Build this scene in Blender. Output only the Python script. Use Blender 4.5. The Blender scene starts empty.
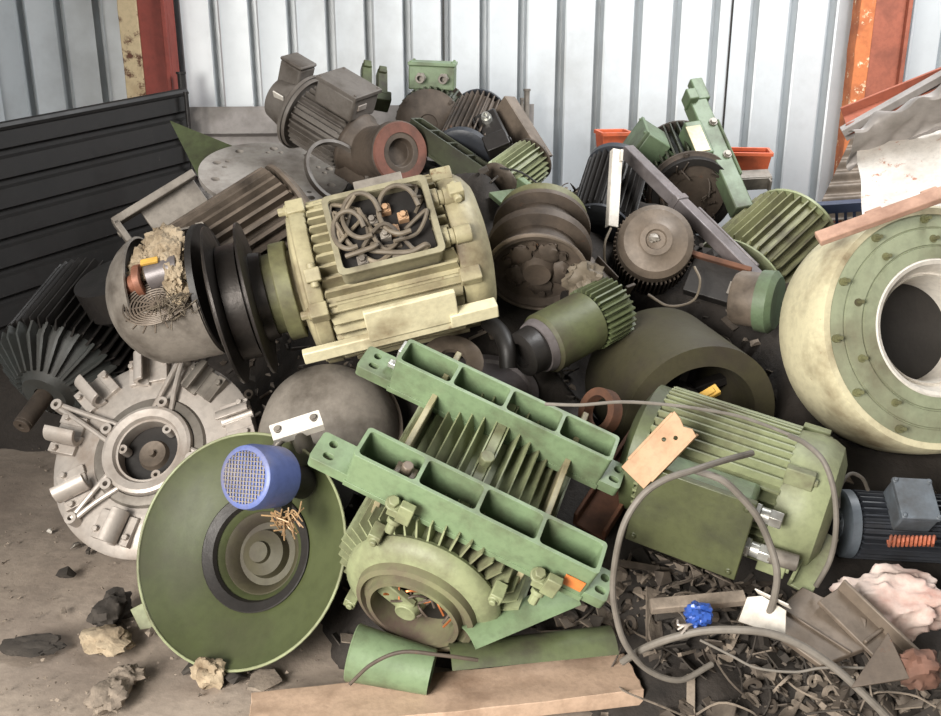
import bpy, bmesh, math, random
import numpy as np
from mathutils import Vector, Matrix, noise
from mathutils.geometry import tessellate_polygon
random.seed(7)
PI = math.pi
SC = bpy.context.scene
COL = SC.collection

# ------------------------------------------------------------------ camera
FOC = 950.0
PITCH = math.radians(18)
CAMP = Vector((0, 0, 1.75))
RR = Vector((1, 0, 0))
FF = Vector((0, math.cos(PITCH), -math.sin(PITCH)))
UU = Vector((0, math.sin(PITCH), math.cos(PITCH)))
cd = bpy.data.cameras.new('camera')
cam = bpy.data.objects.new('camera', cd)
COL.objects.link(cam)
cam.matrix_world = Matrix(((RR.x, UU.x, -FF.x, CAMP.x), (RR.y, UU.y, -FF.y, CAMP.y), (RR.z, UU.z, -FF.z, CAMP.z), (0, 0, 0, 1)))
cd.sensor_width = 36.0
cd.lens = FOC / 941 * 36
cd.clip_start = 0.05
SC.camera = cam


def P(px, py, d):
    return CAMP + FF * d + RR * ((px - 470.5) / FOC * d) - UU * ((py - 358) / FOC * d)


def G(px, py, z=0.0):
    r = P(px, py, 1.0) - CAMP
    return CAMP + r * ((z - CAMP.z) / r.z)


def WY(px, py, y):
    r = P(px, py, 1.0) - CAMP
    return CAMP + r * (y / r.y)


def D(r, u, t):
    return (RR * r + UU * u - FF * t).normalized()


def basis(x, h, o):
    x = x.normalized()
    z = (h - x * h.dot(x)).normalized()
    y = z.cross(x)
    return Matrix(((x.x, y.x, z.x, o.x), (x.y, y.y, z.y, o.y), (x.z, y.z, z.z, o.z), (0, 0, 0, 1)))


def frame(A, B, hint):
    return basis(B - A, D(*hint), (A + B) * 0.5)


def facing(C, n, hint=(0, 1, 0)):
    """local X = outward face normal n (right, up, toward), local Z = hint"""
    return basis(D(*n), D(*hint), C)


def T(x=0, y=0, z=0):
    return Matrix.Translation((x, y, z))


def RX(a): return Matrix.Rotation(a, 4, 'X')
def RY(a): return Matrix.Rotation(a, 4, 'Y')
def RZ(a): return Matrix.Rotation(a, 4, 'Z')


# ------------------------------------------------------------------ mesh builder
def spline(pts, sub=6, closed=False):
    pts = [Vector(p) for p in pts]
    n = len(pts)
    if n < 3:
        return pts
    out = []
    rng = n if closed else n - 1
    for i in range(rng):
        p0 = pts[(i - 1) % n] if (closed or i > 0) else pts[0] * 2 - pts[1]
        p1 = pts[i]
        p2 = pts[(i + 1) % n]
        p3 = pts[(i + 2) % n] if (closed or i + 2 < n) else pts[-1] * 2 - pts[-2]
        for k in range(sub):
            t = k / sub
            out.append(0.5 * ((2 * p1) + (p2 - p0) * t + (2 * p0 - 5 * p1 + 4 * p2 - p3) * t * t + (3 * p1 - p0 - 3 * p2 + p3) * t ** 3))
    if not closed:
        out.append(pts[-1])
    return out


class MB:
    def __init__(self):
        self.v = []
        self.f = []

    def add(self, vs, fs, M=None):
        o = len(self.v)
        if M is None:
            self.v += [Vector(p) for p in vs]
        else:
            self.v += [M @ Vector(p) for p in vs]
        self.f += [[i + o for i in f] for f in fs]
        return self

    def box(self, c, s, M=None, tap=1.0):
        x, y, z = s[0] / 2, s[1] / 2, s[2] / 2
        vs = []
        for dz in (-1, 1):
            k = tap if dz > 0 else 1
            for dx, dy in ((-1, -1), (1, -1), (1, 1), (-1, 1)):
                vs.append((c[0] + dx * x * k, c[1] + dy * y * k, c[2] + dz * z))
        fs = [(3, 2, 1, 0), (4, 5, 6, 7), (0, 1, 5, 4), (1, 2, 6, 5), (2, 3, 7, 6), (3, 0, 4, 7)]
        return self.add(vs, fs, M)

    def lathe(self, prof, n=40, M=None, a0=0.0, a1=2 * PI, closed=False, wob=None):
        full = abs(a1 - a0) > 2 * PI - 1e-4
        m = n if full else n + 1
        vs = []
        idx = []
        for (x, r) in prof:
            if r <= 1e-6 and full:
                idx.append([len(vs)] * m)
                vs.append((x, 0, 0))
            else:
                row = []
                for k in range(m):
                    a = a0 + (a1 - a0) * k / n
                    rr = r * (1 + (wob(x, a) if wob else 0))
                    row.append(len(vs))
                    vs.append((x, rr * math.cos(a), rr * math.sin(a)))
                idx.append(row)
        fs = []
        rows = len(prof)
        for i in range(rows if closed else rows - 1):
            A, B = idx[i], idx[(i + 1) % rows]
            for k in range(n):
                q = [A[k], A[(k + 1) % m], B[(k + 1) % m], B[k]]
                u = []
                for w in q:
                    if w not in u:
                        u.append(w)
                if len(u) > 2:
                    fs.append(u)
        if closed and not full:
            fs.append([r[0] for r in idx])
            fs.append([r[-1] for r in idx])
        return self.add(vs, fs, M)

    def cyl(self, a, b, r, n=16, r2=None):
        a, b = Vector(a), Vector(b)
        d = b - a
        h = Vector((0, 0, 1)) if abs(d.normalized().z) < 0.9 else Vector((0, 1, 0))
        M = basis(d, h, a)
        L = d.length
        r2 = r if r2 is None else r2
        return self.lathe([(0, 0), (0, r), (L, r2), (L, 0)], n, M)

    def pipe(self, a, b, r, ri, n=20):
        a, b = Vector(a), Vector(b)
        d = b - a
        h = Vector((0, 0, 1)) if abs(d.normalized().z) < 0.9 else Vector((0, 1, 0))
        L = d.length
        return self.lathe([(0, ri), (0, r), (L, r), (L, ri)], n, basis(d, h, a), closed=True)

    def hexbolt(self, a, d, r, h):
        d = Vector(d).normalized()
        a = Vector(a)
        self.cyl(a - d * 0.004, a + d * h * 0.25, r * 1.35, 14)
        self.cyl(a, a + d * h, r, 6)

    def tube(self, pts, r, n=8, sub=6, closed=False, M=None):
        ps = spline(pts, sub, closed) if sub > 1 else [Vector(p) for p in pts]
        m = len(ps)
        vs = []
        nrm = None
        for i, p in enumerate(ps):
            if closed:
                t = (ps[(i + 1) % m] - ps[i - 1])
            else:
                t = ps[min(i + 1, m - 1)] - ps[max(i - 1, 0)]
            if t.length < 1e-9:
                t = Vector((0, 0, 1))
            t.normalize()
            if nrm is None:
                h = Vector((0, 0, 1)) if abs(t.z) < 0.9 else Vector((1, 0, 0))
                nrm = (h - t * h.dot(t)).normalized()
            else:
                nrm = nrm - t * nrm.dot(t)
                nrm = nrm.normalized() if nrm.length > 1e-6 else t.orthogonal().normalized()
            bn = t.cross(nrm)
            for k in range(n):
                a = 2 * PI * k / n
                vs.append(p + (nrm * math.cos(a) + bn * math.sin(a)) * r)
        fs = []
        for i in range(m if closed else m - 1):
            j = (i + 1) % m
            for k in range(n):
                fs.append((i * n + k, i * n + (k + 1) % n, j * n + (k + 1) % n, j * n + k))
        if not closed:
            fs.append(list(range(n))[::-1])
            fs.append([(m - 1) * n + k for k in range(n)])
        return self.add(vs, fs, M)

    def plate(self, outer, holes=(), th=0.01, M=None):
        """flat plate in local XY, thickness along Z, with real holes"""
        loops = [[Vector((p[0], p[1], 0)) for p in outer]] + [[Vector((p[0], p[1], 0)) for p in h] for h in holes]
        tris = tessellate_polygon(loops)
        flat = [p for l in loops for p in l]
        n = len(flat)
        vs = [(p.x, p.y, th / 2) for p in flat] + [(p.x, p.y, -th / 2) for p in flat]
        fs = [tuple(t) for t in tris] + [tuple(i + n for i in reversed(t)) for t in tris]
        o = 0
        for l in loops:
            m = len(l)
            for k in range(m):
                a, b = o + k, o + (k + 1) % m
                fs.append((a, b, b + n, a + n))
            o += m
        return self.add(vs, fs, M)

    def fins(self, n, x0, x1, r0, r1, t0, t1, notch=0.0, a0=0.0, a1=2 * PI, skip=None, M=None):
        for i in range(n):
            a = a0 + (a1 - a0) * (i + 0.5) / n
            if skip and skip(a):
                continue
            c, s = math.cos(a), math.sin(a)
            vs = []
            for (x, r, t) in ((x0, r0, t0), (x1, r0, t0), (x1 - notch, r1, t1), (x0 + notch, r1, t1)):
                for sg in (-1, 1):
                    y = sg * t / 2
                    vs.append((x, r * c - y * s, r * s + y * c))
            self.add(vs, [(0, 2, 4, 6), (7, 5, 3, 1), (0, 1, 3, 2), (2, 3, 5, 4), (4, 5, 7, 6), (6, 7, 1, 0)], M)
        return self

    def blob(self, c, r, amp=0.2, fr=2.0, seed=0, nu=28, nv=18, M=None, crush=0.0):
        vs = [None]
        fs = []
        so = Vector((seed * 3.7, seed * 1.3, seed * 7.1))

        def pt(u):
            k = 1 + amp * noise.noise(u * fr + so) + amp * 0.5 * noise.noise(u * fr * 2.3 + so) + amp * crush * (abs(noise.noise(u * fr * 3.1 + so)) - .25)
            return (c[0] + u.x * r[0] * k, c[1] + u.y * r[1] * k, c[2] + u.z * r[2] * k)
        vs[0] = pt(Vector((0, 0, 1)))
        for j in range(1, nv):
            th = PI * j / nv
            for i in range(nu):
                ph = 2 * PI * i / nu
                vs.append(pt(Vector((math.sin(th) * math.cos(ph), math.sin(th) * math.sin(ph), math.cos(th)))))
        vs.append(pt(Vector((0, 0, -1))))
        for i in range(nu):
            fs.append((0, 1 + i, 1 + (i + 1) % nu))
            fs.append((len(vs) - 1, 1 + (nv - 2) * nu + (i + 1) % nu, 1 + (nv - 2) * nu + i))
        for j in range(nv - 2):
            for i in range(nu):
                a = 1 + j * nu
                fs.append((a + i, a + nu + i, a + nu + (i + 1) % nu, a + (i + 1) % nu))
        return self.add(vs, fs, M)

    def chunk(self, c, s, seed=0, M=None, npts=11):
        rnd = random.Random(seed)
        bm = bmesh.new()
        for _ in range(npts):
            v = Vector((rnd.uniform(-1, 1), rnd.uniform(-1, 1), rnd.uniform(-1, 1)))
            v = v.normalized() * rnd.uniform(.7, 1)
            bm.verts.new((c[0] + v.x * s[0] / 2, c[1] + v.y * s[1] / 2, c[2] + v.z * s[2] / 2))
        r = bmesh.ops.convex_hull(bm, input=bm.verts)
        dead = [e for e in r['geom_interior'] if isinstance(e, bmesh.types.BMVert)]
        bmesh.ops.delete(bm, geom=dead, context='VERTS')
        bm.verts.index_update()
        vs = [v.co.copy() for v in bm.verts]
        fs = [[v.index for v in f.verts] for f in bm.faces]
        bm.free()
        return self.add(vs, fs, M)

    def sheet(self, fn, nu, nv, th=0.004, M=None):
        """solid curved sheet: fn(u,v) -> point; thickness along the surface normal"""
        p = [[Vector(fn(i / nu, j / nv)) for j in range(nv + 1)] for i in range(nu + 1)]
        top, bot = [], []
        for i in range(nu + 1):
            for j in range(nv + 1):
                du = p[min(i + 1, nu)][j] - p[max(i - 1, 0)][j]
                dv = p[i][min(j + 1, nv)] - p[i][max(j - 1, 0)]
                n = du.cross(dv)
                n = n.normalized() if n.length > 1e-9 else Vector((0, 0, 1))
                top.append(p[i][j] + n * th / 2)
                bot.append(p[i][j] - n * th / 2)
        w = nv + 1
        N = len(top)
        fs = []
        for i in range(nu):
            for j in range(nv):
                a = i * w + j
                fs.append((a, a + w, a + w + 1, a + 1))
                fs.append((N + a + 1, N + a + w + 1, N + a + w, N + a))
        for i in range(nu):
            a, b = i * w, (i + 1) * w
            fs.append((b, a, N + a, N + b))
            a, b = i * w + nv, (i + 1) * w + nv
            fs.append((a, b, N + b, N + a))
        for j in range(nv):
            a, b = j, j + 1
            fs.append((a, b, N + b, N + a))
            a, b = nu * w + j, nu * w + j + 1
            fs.append((b, a, N + a, N + b))
        return self.add(top + bot, fs, M)

    def mesh(self, name, mat, ang=35):
        me = bpy.data.meshes.new(name)
        me.from_pydata([tuple(p) for p in self.v], [], self.f)
        bm = bmesh.new()
        bm.from_mesh(me)
        bmesh.ops.recalc_face_normals(bm, faces=bm.faces)
        bm.to_mesh(me)
        bm.free()
        me.polygons.foreach_set('use_smooth', [True] * len(me.polygons))
        me.set_sharp_from_angle(angle=math.radians(ang))
        me.materials.append(mat)
        me.update()
        return me


def link(mb, name, mat, parent=None, bevel=0.0, label=None, ang=35):
    o = bpy.data.objects.new(name, mb.mesh(name, mat, ang))
    COL.objects.link(o)
    if parent is not None:
        o.parent = parent
    if bevel:
        m = o.modifiers.new('bevel', 'BEVEL')
        m.width = bevel
        m.segments = 2
        m.limit_method = 'ANGLE'
        m.angle_limit = math.radians(40)
    if label:
        o['label'] = label
    return o


def tag(o, label, cat, group=None, kind=None):
    o['label'] = label
    o['category'] = cat
    if group:
        o['group'] = group
    if kind:
        o['kind'] = kind
    return o


def thing(name, label, cat, M, group=None):
    o = bpy.data.objects.new(name, None)
    o.empty_display_size = 0.1
    COL.objects.link(o)
    o.matrix_world = M
    return tag(o, label, cat, group)


def solo(mb, name, mat, label, cat, M=None, group=None, bevel=0.0, kind=None, ang=35):
    o = link(mb, name, mat, None, bevel, ang=ang)
    if M is not None:
        o.matrix_world = M
    return tag(o, label, cat, group, kind)


def struct(mb, name, mat, bevel=0.0, M=None):
    o = link(mb, name, mat, None, bevel)
    if M is not None:
        o.matrix_world = M
    o['kind'] = 'structure'
    return o


# ------------------------------------------------------------------ materials
def srgb(r, g, b):
    f = lambda c: (c / 255 / 12.92) if c / 255 <= 0.04045 else ((c / 255 + 0.055) / 1.055) ** 2.4
    return (f(r), f(g), f(b), 1)


def paint(name, base, dirt=(60, 50, 40), amt=0.5, rough=0.5, metal=0.0, sc=5.0, rust=None, rustamt=0.5, bump=0.25, fine=0.25, spec=0.5):
    """worn painted / bare metal: base colour, cloudy grime, optional rust, fine speckle"""
    m = bpy.data.materials.new(name)
    m.use_nodes = True
    nt = m.node_tree
    N, L = nt.nodes, nt.links
    b = N['Principled BSDF']
    tc = N.new('ShaderNodeTexCoord')
    oi = N.new('ShaderNodeObjectInfo')
    mul = N.new('ShaderNodeMath'); mul.operation = 'MULTIPLY'; mul.inputs[1].default_value = 17.0
    L.new(oi.outputs['Random'], mul.inputs[0])
    add = N.new('ShaderNodeVectorMath'); add.operation = 'ADD'
    L.new(tc.outputs['Object'], add.inputs[0]); L.new(mul.outputs[0], add.inputs[1])

    def nz(s, det=6, ro=0.62):
        n = N.new('ShaderNodeTexNoise')
        n.inputs['Scale'].default_value = s
        n.inputs['Detail'].default_value = det
        n.inputs['Roughness'].default_value = ro
        L.new(add.outputs[0], n.inputs['Vector'])
        return n

    def ramp(src, a, bb):
        r = N.new('ShaderNodeMapRange')
        r.inputs['From Min'].default_value = a
        r.inputs['From Max'].default_value = bb
        L.new(src, r.inputs['Value'])
        return r.outputs['Result']

    def mix(fac, A, B, mode='MIX'):
        x = N.new('ShaderNodeMix'); x.data_type = 'RGBA'; x.blend_type = mode
        if isinstance(fac, float):
            x.inputs[0].default_value = fac
        else:
            L.new(fac, x.inputs[0])
        for s, q in ((6, A), (7, B)):
            if isinstance(q, tuple):
                x.inputs[s].default_value = q
            else:
                L.new(q, x.inputs[s])
        return x.outputs[2]
    n1 = nz(sc)
    n2 = nz(sc * 9, 4)
    n3 = nz(sc * 2.2 + 3, 8, 0.7)
    c = mix(ramp(n1.outputs['Fac'], 0.62 - amt * 0.35, 0.80 - amt * 0.2), srgb(*base), srgb(*dirt))
    g = tuple(x * 0.6 for x in srgb(*base)[:3]) + (1,)
    f2 = N.new('ShaderNodeMath'); f2.operation = 'MULTIPLY'; f2.inputs[1].default_value = fine * 2
    L.new(ramp(n2.outputs['Fac'], 0.45, 0.75), f2.inputs[0])
    c = mix(f2.outputs[0], c, g)
    if rust:
        c = mix(ramp(n3.outputs['Fac'], 0.70 - rustamt * 0.3, 0.76 - rustamt * 0.25), c, srgb(*rust))
    L.new(c, b.inputs['Base Color'])
    rr = N.new('ShaderNodeMapRange')
    rr.inputs['To Min'].default_value = max(0.05, rough - 0.15)
    rr.inputs['To Max'].default_value = min(1, rough + 0.25)
    L.new(n1.outputs['Fac'], rr.inputs['Value'])
    L.new(rr.outputs['Result'], b.inputs['Roughness'])
    b.inputs['Metallic'].default_value = metal
    b.inputs['Specular IOR Level'].default_value = spec
    if bump:
        bp = N.new('ShaderNodeBump')
        bp.inputs['Strength'].default_value = bump
        bp.inputs['Distance'].default_value = 0.004
        L.new(n2.outputs['Fac'], bp.inputs['Height'])
        L.new(bp.outputs[0], b.inputs['Normal'])
    return m


M_ = {}
M_['olive'] = paint('olive paint', (160, 152, 121), (92, 78, 58), .5, .5, rust=(110, 88, 62), rustamt=.22)
M_['olive_dull'] = paint('dull olive paint', (112, 112, 78), (58, 50, 38), .5, .55)
M_['green'] = paint('light green paint', (112, 131, 99), (74, 74, 56), .42, .42)
M_['green_mid'] = paint('mid green paint', (80, 88, 58), (50, 46, 36), .5, .5)
M_['green_dark'] = paint('dark green paint', (56, 60, 42), (40, 36, 29), .55, .5)
M_['green_dish'] = paint('leaf green paint', (68, 74, 46), (56, 56, 38), .4, .42, sc=3, bump=.1)
M_['green_pale'] = paint('pale worn green paint', (132, 138, 104), (78, 72, 54), .52, .5)
M_['cream'] = paint('cream paint and lit rim tone', (202, 194, 162), (120, 104, 78), .3, .5, rust=(118, 84, 60), rustamt=.16, sc=4)
M_['greygreen'] = paint('grey green painted plate', (140, 146, 120), (98, 90, 72), .4, .5, sc=3)
M_['alu'] = paint('cast aluminium', (176, 168, 160), (130, 116, 104), .35, .4, .35, sc=4)
M_['alu_dark'] = paint('dull grey casting', (126, 120, 112), (74, 66, 58), .4, .45, .5)
M_['grey'] = paint('dusty grey metal', (136, 129, 120), (66, 58, 50), .5, .5, .2)
M_['grey_brown'] = paint('grey brown metal', (112, 100, 88), (54, 46, 38), .5, .5, .2)
M_['brown'] = paint('dusty brown iron', (84, 73, 63), (42, 35, 29), .5, .6, .1, rust=(92, 62, 44), rustamt=.25)
M_['rust'] = paint('rusty steel', (98, 62, 42), (58, 40, 30), .5, .75, .0)
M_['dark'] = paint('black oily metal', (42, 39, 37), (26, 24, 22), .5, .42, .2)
M_['steel'] = paint('dark steel', (112, 106, 106), (70, 63, 60), .45, .4, .3)
M_['navy'] = paint('dark navy paint', (48, 51, 57), (32, 31, 32), .4, .45)
M_['bluegrey'] = paint('blue grey paint', (92, 99, 106), (58, 56, 54), .35, .45)
M_['teal'] = paint('dark grey green paint', (60, 62, 60), (50, 48, 44), .5, .5)
M_['blue'] = paint('blue paint', (84, 98, 150), (108, 102, 108), .5, .45)
M_['copper'] = paint('bare copper wire', (196, 120, 74), (90, 60, 42), .4, .35, .8)
M_['brass'] = paint('brass', (176, 136, 72), (96, 76, 48), .4, .4, .6)
M_['wire'] = paint('dusty wire insulation', (104, 94, 80), (62, 54, 45), .4, .6)
M_['cable'] = paint('dusty grey cable', (112, 106, 98), (76, 70, 62), .4, .6, bump=.1)
M_['bright'] = paint('bright zinc metal', (190, 190, 184), (110, 104, 96), .3, .3, .7)
M_['white'] = paint('white painted metal', (206, 200, 190), (150, 140, 126), .25, .5)
M_['white_rust'] = paint('white enamel with rust spots', (196, 190, 182), (170, 160, 150), .4, .5, rust=(150, 92, 62), rustamt=.34, sc=7)
M_['redbrown'] = paint('red oxide paint', (150, 86, 66), (110, 62, 48), .4, .6)
M_['orange'] = paint('orange plastic', (196, 94, 58), (140, 72, 48), .3, .45, bump=.05)
M_['navy_plastic'] = paint('navy plastic', (50, 58, 78), (42, 44, 52), .3, .45, bump=.05)
M_['wood'] = paint('dusty wood', (180, 154, 132), (122, 98, 78), .5, .8, sc=6)
M_['pinkwood'] = paint('pinkish worn wood', (178, 142, 122), (128, 96, 80), .4, .8, sc=6)
M_['tan'] = paint('tan primer', (170, 136, 104), (130, 96, 68), .35, .6)
M_['clay'] = paint('crumbling insulation', (164, 148, 124), (98, 82, 62), .5, .95, bump=.9, sc=12)
M_['rock'] = paint('grey brown rubble', (132, 120, 107), (78, 70, 62), .5, .95, bump=.6, sc=9)
M_['rock_dark'] = paint('dark rubble', (62, 56, 50), (42, 38, 34), .5, .9, bump=.5, sc=9)
M_['cloth'] = paint('dirty pinkish cloth', (212, 194, 184), (168, 124, 112), .5, .95, bump=.3, sc=6)
M_['sticker_orange'] = paint('orange sticker', (204, 120, 60), (150, 96, 58), .3, .6, bump=0)
M_['plastic_blue'] = paint('blue plastic', (46, 80, 156), (50, 60, 110), .3, .3, bump=0)
M_['yellow'] = paint('yellow tag', (196, 156, 70), (130, 100, 56), .3, .6, bump=0)
M_['redpost'] = paint('red oxide column', (136, 58, 46), (104, 50, 42), .35, .6, sc=3)
M_['rustpost'] = paint('cream column with rust', (196, 176, 140), (150, 124, 92), .3, .7, rust=(88, 52, 34), rustamt=.5, sc=4)
M_['orangepost'] = paint('orange rust column', (190, 112, 66), (134, 72, 46), .5, .75, rust=(226, 212, 178), rustamt=.42, sc=5)
M_['disc_steel'] = paint('dark polished iron', (62, 58, 55), (40, 36, 33), .45, .32, .6)
M_['wall'] = paint('galvanised cladding', (202, 206, 208), (178, 180, 180), .3, .42, .25, sc=1.4, bump=.05, fine=.08)
M_['ledge'] = paint('grey weathered sheet', (150, 144, 140), (112, 106, 100), .4, .5, .2, sc=3, bump=.1)
M_['black_panel'] = paint('black painted sheet', (34, 32, 31), (24, 23, 22), .4, .5, sc=3, rust=(84, 76, 70), rustamt=.1, bump=.2)
M_['floor'] = paint('dirt floor', (150, 137, 124), (112, 100, 90), .5, .95, sc=2.2, bump=1.0, fine=.35)
M_['heap'] = paint('oily dirt darkened as gap shade', (46, 40, 35), (27, 24, 21), .5, .85, sc=6, bump=1.0, fine=.4)  # dark base stands in for shade in the gaps between motors
M_['scrap'] = paint('mixed scrap', (98, 88, 78), (50, 43, 37), .6, .7, .2, sc=9)

M_['box_rim'] = paint('dusty rim', (140, 134, 110), (88, 80, 64), .4, .55)
M_['insul_grey'] = paint('pale dusty sleeve', (132, 120, 102), (84, 74, 62), .4, .6)

M_['fitting'] = paint('tarnished copper', (140, 92, 72), (80, 58, 46), .45, .5, .3)
M_['pocket'] = paint('dark pocket green', (48, 56, 40), (34, 32, 26), .55, .7)  # darker green for the floors of the rail pockets
M_['caked'] = paint('green paint caked with brown dirt', (120, 124, 88), (82, 68, 58), .95, .7, sc=3.5)
M_['coil'] = paint('dull copper coil', (176, 100, 72), (110, 70, 56), .4, .5, .2)

M_['drum'] = paint('dark olive brown drum', (62, 58, 40), (50, 43, 34), .5, .6)  # darker olive brown for the mid-heap drum and the dish hub
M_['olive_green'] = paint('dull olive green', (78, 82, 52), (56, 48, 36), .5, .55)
M_['box_shaded'] = paint('shaded green box', (74, 78, 50), (44, 44, 30), .5, .4)  # darker green: the shadow on the lid is put into its colour

M_['gear_grey'] = paint('dusty dark grey paint', (104, 98, 92), (70, 62, 54), .5, .5)
M_['flange_red'] = paint('reddish brown flange', (112, 72, 60), (74, 54, 46), .5, .7)
M_['foot_green'] = paint('weathered green casting', (90, 106, 80), (62, 62, 48), .5, .5)
M_['wire_mix'] = paint('mixed bare wires', (172, 142, 104), (110, 84, 62), .6, .4, .3)
M_['red_scrap'] = paint('reddish scrap', (118, 84, 70), (84, 62, 52), .5, .7)
M_['disc_grey'] = paint('drilled disc grey', (166, 160, 153), (112, 102, 94), .45, .5)
# ------------------------------------------------------------------ setting
def px2m(n, d): return n * d / FOC

WALLY = 5.8
# floor
f = MB()
nx, ny = 90, 80
vs, fs = [], []
for j in range(ny + 1):
    for i in range(nx + 1):
        x = -5 + 10 * i / nx
        y = -1.5 + 9.0 * j / ny
        z = 0.012 * noise.noise(Vector((x * 2.2, y * 2.2, 0))) + 0.008 * noise.noise(Vector((x * 7, y * 7, 3))) - 0.012
        vs.append((x, y, z))
for j in range(ny):
    for i in range(nx):
        a = j * (nx + 1) + i
        fs.append((a, a + 1, a + nx + 2, a + nx + 1))
f.add(vs, fs)
struct(f, 'floor', M_['floor'])


def cladding(x0, x1, zb, zt, y, pitch=0.222, groove=0.05, dep=0.085, phase=0.0):
    """trapezoid-rib sheet cladding in the XZ plane facing -Y; ribs stand off towards the back"""
    m = MB()
    prof = []
    k0 = math.floor((x0 - phase) / pitch)
    x = phase + k0 * pitch
    while x < x1:
        s = groove * .34
        for (a, b) in ((0, 0), (.006, dep), (.040, dep), (.052, 0), (.062, -.005), (.074, 0)):
            prof.append((x + a, b))
        x += pitch
    vs, fs = [], []
    for (a, b) in prof:
        for z in (zb, zt):
            vs.append((a, y + b, z))
    for i in range(len(prof) - 1):
        fs.append((2 * i, 2 * i + 2, 2 * i + 3, 2 * i + 1))
    o = len(vs)
    vs2 = [(a, b + 0.004, c) for a, b, c in vs]
    m.add(vs + vs2, fs + [tuple(i + o for i in reversed(q)) for q in fs])
    return m


ph = WY(441, 60, WALLY).x
struct(cladding(-4.2, 4.2, -.02, 4.2, WALLY, phase=ph), 'wall_back', M_['wall'])
lw = cladding(2.6, 6.2, -.02, 4.3, 0)
struct(lw, 'unseen_shade_wall', M_['wall'], M=Matrix.Translation((-2.75, 0, 0)) @ Matrix.Rotation(PI / 2, 4, 'Z'))  # unseen wall, added to shade the left of the back wall
c = MB(); c.box((-1.75, 3.6, 4.28), (2.6, 4.6, .04))
struct(c, 'unseen_shade_ceiling', M_['ledge'])  # unseen strip overhead, added to cut sky light from above left
# overlap seams of the cladding sheets
for px in (178, 444, 727):
    t = MB()
    x = WY(px, 75, WALLY).x
    t.box((x, WALLY - .004, 2.0), (.009, .012, 4.0))
    struct(t, 'trim_1' if px == 178 else ('trim_2' if px == 444 else 'trim_3'), M_['dark'])

# ibeam columns
def ibeam(xa, xb, xc, y, mat_face, mat_edge, zt=4.2):
    """box column: rusty leading edge xa..xb and red face xb..xc"""
    r = MB(); r.box(((xb + xc) / 2, y + .06, zt / 2), (xc - xb, .14, zt))
    r.box((xc - .012, y - .03, zt / 2), (.024, .04, zt))
    e = MB()
    n = 60
    vs, fs = [], []
    for k in range(n + 1):
        z = zt * k / n
        j = .006 * noise.noise(Vector((0, 0, z * 7 + xa)))
        for (x, yy) in ((xa + j, y - .02), (xb, y - .02), (xb, y + .1), (xa + j, y + .1)):
            vs.append((x, yy, z))
    for k in range(n):
        for q in range(4):
            fs.append((4 * k + q, 4 * k + (q + 1) % 4, 4 * k + 4 + (q + 1) % 4, 4 * k + 4 + q))
    e.add(vs, fs)
    return r, e

yc = 5.62
r, e = ibeam(WY(124, 60, yc).x, WY(143, 60, yc).x, WY(172, 60, yc).x, yc, None, None)
t = thing('steel_column', 'red oxide steel column with flaking cream edge behind the black panel at left', 'column', T(WY(150, 60, yc).x, yc, 0))
for m, nme, mt in ((r, 'column_web', 'redpost'), (e, 'column_flange', 'rustpost')):
    o = link(m, nme, M_[mt], t, .004); o.matrix_parent_inverse = t.matrix_world.inverted()
r, e = ibeam(WY(853, 60, yc).x, WY(868, 60, yc).x, WY(902, 60, yc).x, yc, None, None)
t = thing('steel_column', 'rusty orange and red steel column at right behind the white scrap sheet', 'column', T(WY(880, 60, yc).x, yc, 0))
for m, nme, mt in ((r, 'column_web', 'redbrown'), (e, 'column_flange', 'orangepost')):
    o = link(m, nme, M_[mt], t, .004); o.matrix_parent_inverse = t.matrix_world.inverted()

# ------------------------------------------------------------------ corrugated panels behind the heap
def ribbed(A, B, down, h, mat_dep=.03, nrib=6, th=.012):
    """ribbed steel side: top edge A->B, ribs run along it; 'down' is the direction down the sheet"""
    A, B, dn = Vector(A), Vector(B), Vector(down).normalized()
    ax = (B - A)
    nrm = ax.cross(dn).normalized()
    prof = []
    for i in range(nrib):
        s = h / nrib
        for (a, b) in ((0, 0), (.62, 0), (.70, 1), (.92, 1)):
            prof.append((s * (i + a), b * mat_dep))
    prof.append((h, 0))
    def fn(u, v):
        k = min(int(round(v * (len(prof) - 1))), len(prof) - 1)
        a, b = prof[k]
        return A + ax * u + dn * a + nrm * b
    m = MB()
    m.sheet(fn, 4, len(prof) - 1, th)
    return m

bA, bB = P(-60, 141, 4.25), P(186, 94, 5.28)
m = ribbed(bA, bB, (0.02, -0.04, -1), 1.5, .028, 11)
t = thing('steel_bin', 'black ribbed steel bin side standing along the left wall with grey ribbed back', 'bin', T(bB.x, bB.y, 0))
def keep(o, t):
    o.parent = t
    o.matrix_parent_inverse = t.matrix_world.inverted()
    return o
keep(link(m, 'side_panel', M_['black_panel']), t)
q = MB(); q.tube([bA + Vector((0, 0, .012)), bB + Vector((0, 0, .012))], .022, 8, 1)
keep(link(q, 'top_rail', M_['black_panel']), t)
m = ribbed(P(187, 107, 5.42), P(534, 104, 5.42), (0, 0, -1), 1.2, .03, 5)
keep(link(m, 'back_panel', M_['ledge']), t)
for (px, py, d, hh, rr) in ((181, 74, 5.32, 1.62, .022), (186, 94, 5.2, 1.5, .012), (527, 91, 5.36, 1.5, .016), (522, 100, 5.36, 1.4, .01)):
    p = P(px, py, d)
    q = MB(); q.cyl((p.x, p.y, 0), (p.x, p.y, p.z), rr, 12); q.cyl((p.x, p.y, p.z), (p.x, p.y, p.z + .012), rr * 1.3, 12)
    keep(link(q, 'corner_post', M_['dark'] if px < 300 else M_['grey']), t)

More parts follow.
